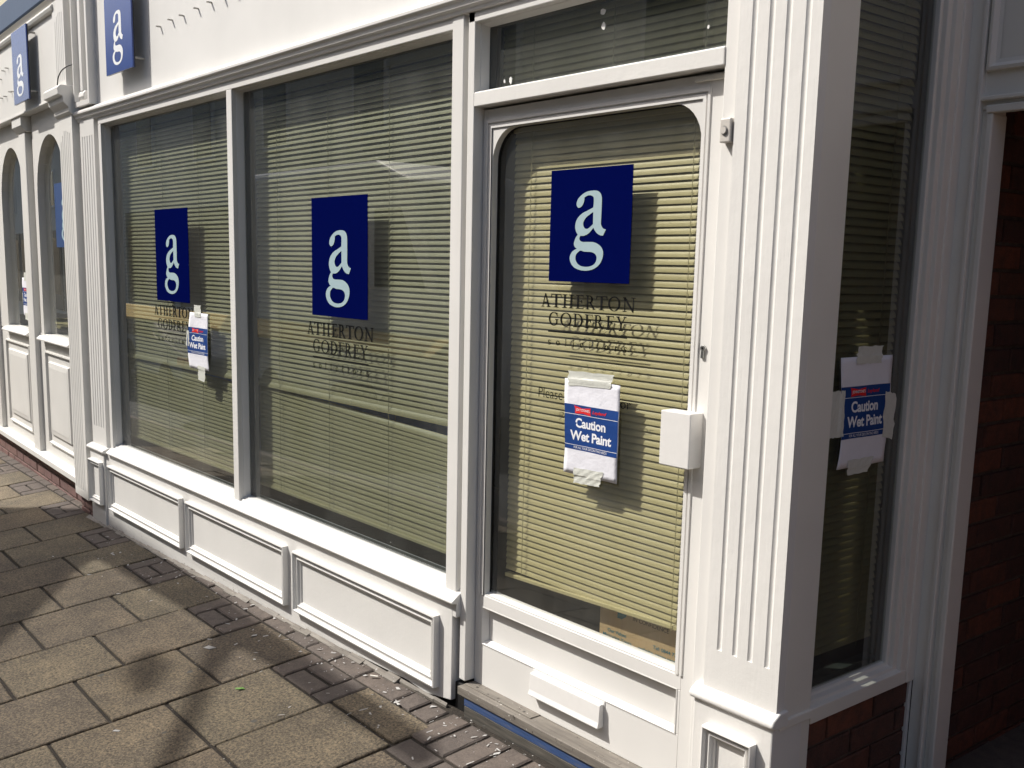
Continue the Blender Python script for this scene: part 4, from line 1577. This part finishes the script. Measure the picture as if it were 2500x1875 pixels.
# ================================================================== small fixtures and things
db = empty('doorbell', (-.255, .004, 1.845))
tag(db, 'small grey doorbell push on the white frame beside the door', 'doorbell')
MB().box(-.0165, .0165, -.021, 0, -.029, .029).build('housing', 'bell_plastic', db, .003)
MB().cyl((-.002, -.0205, 0), (-.002, -.0235, 0), .0105, 18).build('button_ring', 'chrome', db)
MB().cyl((-.002, -.0235, 0), (-.002, -.026, 0), .0085, 18).build('button', 'bell_plastic', db)

cbx = empty('cardboard_box', (-.55, .22, .02))
tag(cbx, 'brown cardboard box with blue printing standing inside the door', 'box')
MB().box(-.236, .24, -.075, .2, 0.0, .52).build('carton', 'cardboard', cbx, .003)
cf = lambda a, b__: (a + .55, -.0758, b__ - .02)
for t, x0, x1, z0, z1, mt, bo in (('IN CONFIDENCE', -.642, -.497, .449, .462, 'box_print_black', .0), ('STORE', -.645, -.497, .474, .50, 'box_print_black', .03),
                                  ('Tel: 0844 725', -.557, -.455, .386, .3975, 'box_print_teal', .01), ('website: www.restore', -.618, -.440, .3655, .378, 'box_print_teal', .01),
                                  ('Our Values', -.748, -.668, .386, .3975, 'box_print_teal', .01), ('Mirroring Yours', -.768, -.644, .3655, .3795, 'box_print_teal', .01)):
    place2d(fit2d(font_mesh(t, bo), x0, x1, z0, z1), cf, 'printing', mt, cbx)
arc = [(-.708, .440), (-.690, .440), (-.672, .452), (-.664, .472), (-.664, .50), (-.708, .50)]
place2d((arc, [tuple(range(6))]), cf, 'printing', 'box_print_teal', cbx)

bb = MB().box(-4.9, -1.45, .165, .185, .55, 1.02).build('blue_board', 'blue_board', None, .002)
tag(bb, 'dark blue board inside the shop, glimpsed through the gap in the blind', 'board')

# ================================================================== debris on the pavement
def on_ground(x, y, h=0.0):
    return Vector((x, y, gz(x, y) + h))


bt = MB().cyl((-.018, 0, .0038), (.014, 0, .0038), .0038, 10).build('cigarette_butt', 'butt_paper', None)
bt.matrix_world = Matrix.Translation(on_ground(-1.755, -.075, .002)) @ Matrix.Rotation(R(35), 4, 'Z')
tag(bt, 'pale cigarette end lying in the brick joint near the shop base', 'cigarette end')
lf_ = MB()
lp = [(-.022, 0), (-.012, .009), (-.002, .007), (.004, .014), (.012, .006), (.024, .003), (.013, -.006), (.006, -.013), (-.004, -.007), (-.014, -.010)]
lf_.v = [(a, b_, .002 + .003 * math.sin(a * 120)) for a, b_ in lp] + [(0, 0, .006)]
lf_.f = [(i, (i + 1) % 10, 10) for i in range(10)]
lo = lf_.build('fallen_leaf', 'leaf_green', None)
lo.matrix_world = Matrix.Translation(on_ground(-2.07, -.475, .001)) @ Matrix.Rotation(R(25), 4, 'Z')
tag(lo, 'small green leaf lying on a buff paving slab', 'leaf')


def flake(mb, c, rz, l, w, rnd):
    p = [(-l, -w), (l * rnd.uniform(.3, 1), -w * rnd.uniform(.6, 1.2)), (l, w * rnd.uniform(.2, 1)), (-l * rnd.uniform(.2, .9), w * rnd.uniform(.6, 1.3))]
    n = len(mb.v)
    t = rnd.uniform(0.0005, .003)
    for a, b_ in p:
        x = c[0] + a * math.cos(rz) - b_ * math.sin(rz)
        y = c[1] + a * math.sin(rz) + b_ * math.cos(rz)
        mb.v.append((x, y, gz(x, y) + .001 + rnd.uniform(0, t)))
    mb.f.append((n, n + 1, n + 2, n + 3))


rnd = random.Random(14)
for nm, x, y, l, w, a in (('curled', -2.545, -.385, .026, .014, .3), ('slender', -4.245, -.205, .030, .005, .0), ('thin', -1.56, -.245, .018, .0025, 1.25), ('small', -2.10, -.93, .013, .006, .6), ('pale', -2.515, -.20, .012, .009, 1.0)):
    mb = MB()
    flake(mb, (x, y), a, l, w, rnd)
    o = mb.build('paint_flake', 'flake_white', None)
    md = o.modifiers.new('thick', 'SOLIDIFY')
    md.thickness = .0012
    tag(o, {'curled': 'large curled grey white paint flake lying on a sunlit slab', 'slender': 'long slender white paint flake on a shaded slab below the left window',
            'thin': 'thin upright looking paint sliver on the shaded cut slab near the door', 'small': 'small white paint flake alone on a slab near the bottom edge',
            'pale': 'pale jagged paint flake in the shade close to the riser'}[nm], 'paint flake', 'larger paint flakes on the pavement')
mb = MB()
for i in range(420):
    t = rnd.random()
    x = -4.7 + 4.6 * rnd.random() ** .75
    y = -.03 - abs(rnd.gauss(0, .17))
    if y < -.9:
        continue
    s = rnd.choice((.0018, .0022, .003, .003, .004, .006, .010))
    flake(mb, (x, y), rnd.uniform(0, 3.1), s * rnd.uniform(.8, 1.6), s * rnd.uniform(.25, .6), rnd)
fl = mb.build('paint_debris', 'flake_white', None)
fl['kind'] = 'stuff'
fl['label'] = 'scattered fine white paint scrapings along the shop base'

# ================================================================== across the street (seen in the glass only)
ob = empty('opposite_building', (-12, -9.6, -.5))
tag(ob, 'cream rendered terrace across the street, seen only as a reflection', 'building')
zb0 = -1.2
attach(MB().box(-140, 16, -14, -9.6, zb0 - 3, 7.4).build('wall', 'opposite_render', None), ob)
attach(MB().prism([(-9.3, 7.4), (-9.3, 7.55), (-11.8, 9.3), (-14.2, 7.55), (-14.2, 7.4)], -140.2, 16.2, 'x').build('roof', 'brick_red', None), ob)
for i in range(26):
    x = -91.2 + i * 4.1
    for z, h in ((4.2, 1.7),):
        wf_ = attach(MB().box(x - .65, x + .65, -9.62, -9.52, z - .1, z + h + .1).build('window', 'paint_neighbour', None), ob)
        box('pane', 'dark_window', wf_, x - .55, x + .55, -9.515, -9.50, z, z + h, 0)
    sf = attach(MB().box(x - 1.7, x + 1.7, -9.60, -9.50, zb0, 2.9).build('shop_window', 'inner_frame', None), ob)
    box('pane', 'dark_window', sf, x - 1.5, x + 1.5, -9.495, -9.48, zb0 + .8, 2.5, 0)

# parked white van with an orange stripe
van = empty('parked_van', (-11, -5.6, -.75))
tag(van, 'tall white van parked across the street, reflected in the windows', 'van')
vz = -.78
side_p = [(-14.4, vz + .45), (-8.3, vz + .45), (-8.1, vz + .9), (-8.35, vz + 1.5), (-9.0, vz + 2.0), (-9.6, vz + 3.35), (-10.4, vz + 3.62), (-14.2, vz + 3.62), (-14.45, vz + 3.4)]
attach(MB().prism(side_p, -7.3, -5.2, 'y').build('body', 'van_white', None, .12, seg=4), van)
attach(MB().prism([(-10.3, vz + 2.0), (-9.15, vz + 2.0), (-9.7, vz + 3.0), (-10.3, vz + 3.0)], -5.21, -5.19, 'y').build('cab_window', 'dark_window', None), van)
for x in (-13.3, -9.2):
    attach(MB().cyl((x, -5.45, vz + .34), (x, -5.2, vz + .34), .34, 20).build('wheel', 'tyre', None), van)

trl = empty('added_band_trailer', (-13, -4.7, -.6))  # added source for the yellow window band; board slopes to catch the sun
tag(trl, 'made-up low yellow trailer, side board sloped to reflect as a band in the windows', 'trailer')
attach(MB().prism([(-4.45, .50), (-4.74, .675), (-4.84, .68), (-4.84, .44), (-4.47, .46)], -22.0, -8.0, 'x').build('side_board', 'band_yellow', None), trl)
attach(MB().box(-22, -8.0, -5.1, -4.84, .42, .66).build('bed', 'inner_frame', None), trl)
for x in (-20, -18.8, -10.2, -9.0):
    attach(MB().cyl((x, -5.0, -.30), (x, -4.6, -.30), .30, 18).build('wheel', 'tyre', None), trl)

car = empty('parked_car', (-18, -5.2, -.9))
tag(car, 'silver hatchback with red tail light, reflected in the left window', 'car')
cz = -.92
attach(MB().prism([(-20.4, cz + .3), (-16.3, cz + .3), (-16.2, cz + .75), (-17.2, cz + .98), (-18.0, cz + 1.42), (-19.4, cz + 1.48), (-20.3, cz + 1.0)], -6.6, -5.0, 'y').build('body', 'car_silver', None, .1, seg=4), car)
attach(MB().prism([(-17.35, cz + 1.0), (-19.9, cz + 1.02), (-19.35, cz + 1.38), (-18.05, cz + 1.34)], -5.0, -4.985, 'y').build('side_window', 'dark_window', None), car)
attach(MB().box(-16.45, -16.15, -5.25, -4.98, cz + .6, cz + .74).build('tail_light', 'tail_red', None, .02), car)
for x in (-19.6, -17.0):
    attach(MB().cyl((x, -5.2, cz + .3), (x, -4.97, cz + .3), .3, 20).build('wheel', 'tyre', None), car)

# added unseen canvas, cut so open sun imitates window-reflected light patches on the pavement
SD = Vector((1.2, 1.0, -1.67))
ZC = 5.0
shade = [(-6.9, -.80), (-6.02, -.35), (-5.74, -.165), (-5.40, .03), (-5.0, .05), (-4.53, .00), (-4.03, -.02), (-3.4, -.06), (-2.6, -.112), (-1.9, -.155), (-1.43, -.18), (-1.26, -.185), (-1.17, -.20), (-1.10, -.25), (-1.08, -.31),
         (-1.13, -.33), (-1.29, -.325), (-1.69, -.325), (-2.20, -.302), (-2.46, -.300),
         (-2.34, -.417), (-2.09, -.58), (-1.73, -.84), (-1.35, -1.12), (-.9, -1.45), (-1.1, -1.5), (-1.55, -1.08), (-1.80, -.89), (-2.21, -.613), (-2.48, -.44), (-2.60, -.367), (-2.69, -.30), (-2.74, -.285),
         (-3.05, -.280), (-3.6, -.29), (-4.23, -.295), (-4.17, -.39), (-3.91, -.567), (-3.69, -.73), (-3.31, -1.02), (-2.9, -1.35), (-2.5, -1.75), (-3.6, -2.3), (-6.9, -2.6)]


def lift(x, y):
    t = (ZC - gz(x, y)) / 1.67
    return (x - 1.2 * t, y - t)


cl = fill_mesh([[lift(x, y) for x, y in shade]], 'sheet')
canv = empty('added_shade_canvas', (-8, -4, ZC))
tag(canv, 'unseen canvas and net added over the street to shape the pavement light', 'canvas')
mb = MB()
n = len(cl.vertices)
mb.v = [(v_.co.x, v_.co.y, ZC) for v_ in cl.vertices]
mb.f = [tuple(p_.vertices) for p_ in cl.polygons]
o = attach(mb.build('sheet', 'shade_caster_green', None), canv)
o.modifiers.new('thick', 'SOLIDIFY').thickness = .012
net = [(-4.30, -.30), (-3.0, -.285), (-1.15, -.325), (-1.06, -.27), (-.55, -.27), (-.25, -.55), (.30, -1.3), (.2, -2.3), (-3.6, -2.3), (-2.6, -1.7), (-3.31, -1.02), (-4.17, -.39)]  # added net dims direct sun to the level of window-reflected light
nm_ = fill_mesh([[lift(x, y) for x, y in net]], 'net')
mb = MB()
mb.v = [(v_.co.x, v_.co.y, ZC - .05) for v_ in nm_.vertices]
mb.f = [tuple(p_.vertices) for p_ in nm_.polygons]
attach(mb.build('sun_dimming_net', 'dimming_net', None), canv)
for y in (-3.05, -4.5):
    attach(MB().cyl((-16, y, ZC + .02), (2, y, ZC + .02), .003, 6).build('wire', 'cable_black', None), canv)
bx_, by_ = lift(-2.54, -.675)  # added oval blocker: shapes the dark blob inside the light patch
bk = MB()
for k, (rr, dz) in enumerate(((.10, 0), (.17, .06), (.19, .13))):
    pass
seg = 18
bk.v = []
rings = [(.04, -.05), (.12, -.03), (.17, .01), (.18, .03), (.12, .06), (.03, .08)]
for rr, dz in rings:
    for i in range(seg):
        ea, eb = 1.30 * rr * math.cos(2 * math.pi * i / seg), .42 * rr * math.sin(2 * math.pi * i / seg)
        bk.v.append((bx_ - 1.8 + .90 * ea + .43 * eb, by_ - 1.5 - .43 * ea + .90 * eb, ZC + 2.505 + dz))
for j in range(len(rings) - 1):
    for i in range(seg):
        bk.f.append((j * seg + i, j * seg + (i + 1) % seg, (j + 1) * seg + (i + 1) % seg, (j + 1) * seg + i))
bk.f += [tuple(range(seg)), tuple((len(rings) - 1) * seg + i for i in range(seg))]
hb_ = bk.build('added_oval_blocker', 'shade_caster_green', None)
tag(hb_, 'unseen oval blocker added to cast a blurred dark blob on the pavement', 'hanging basket')
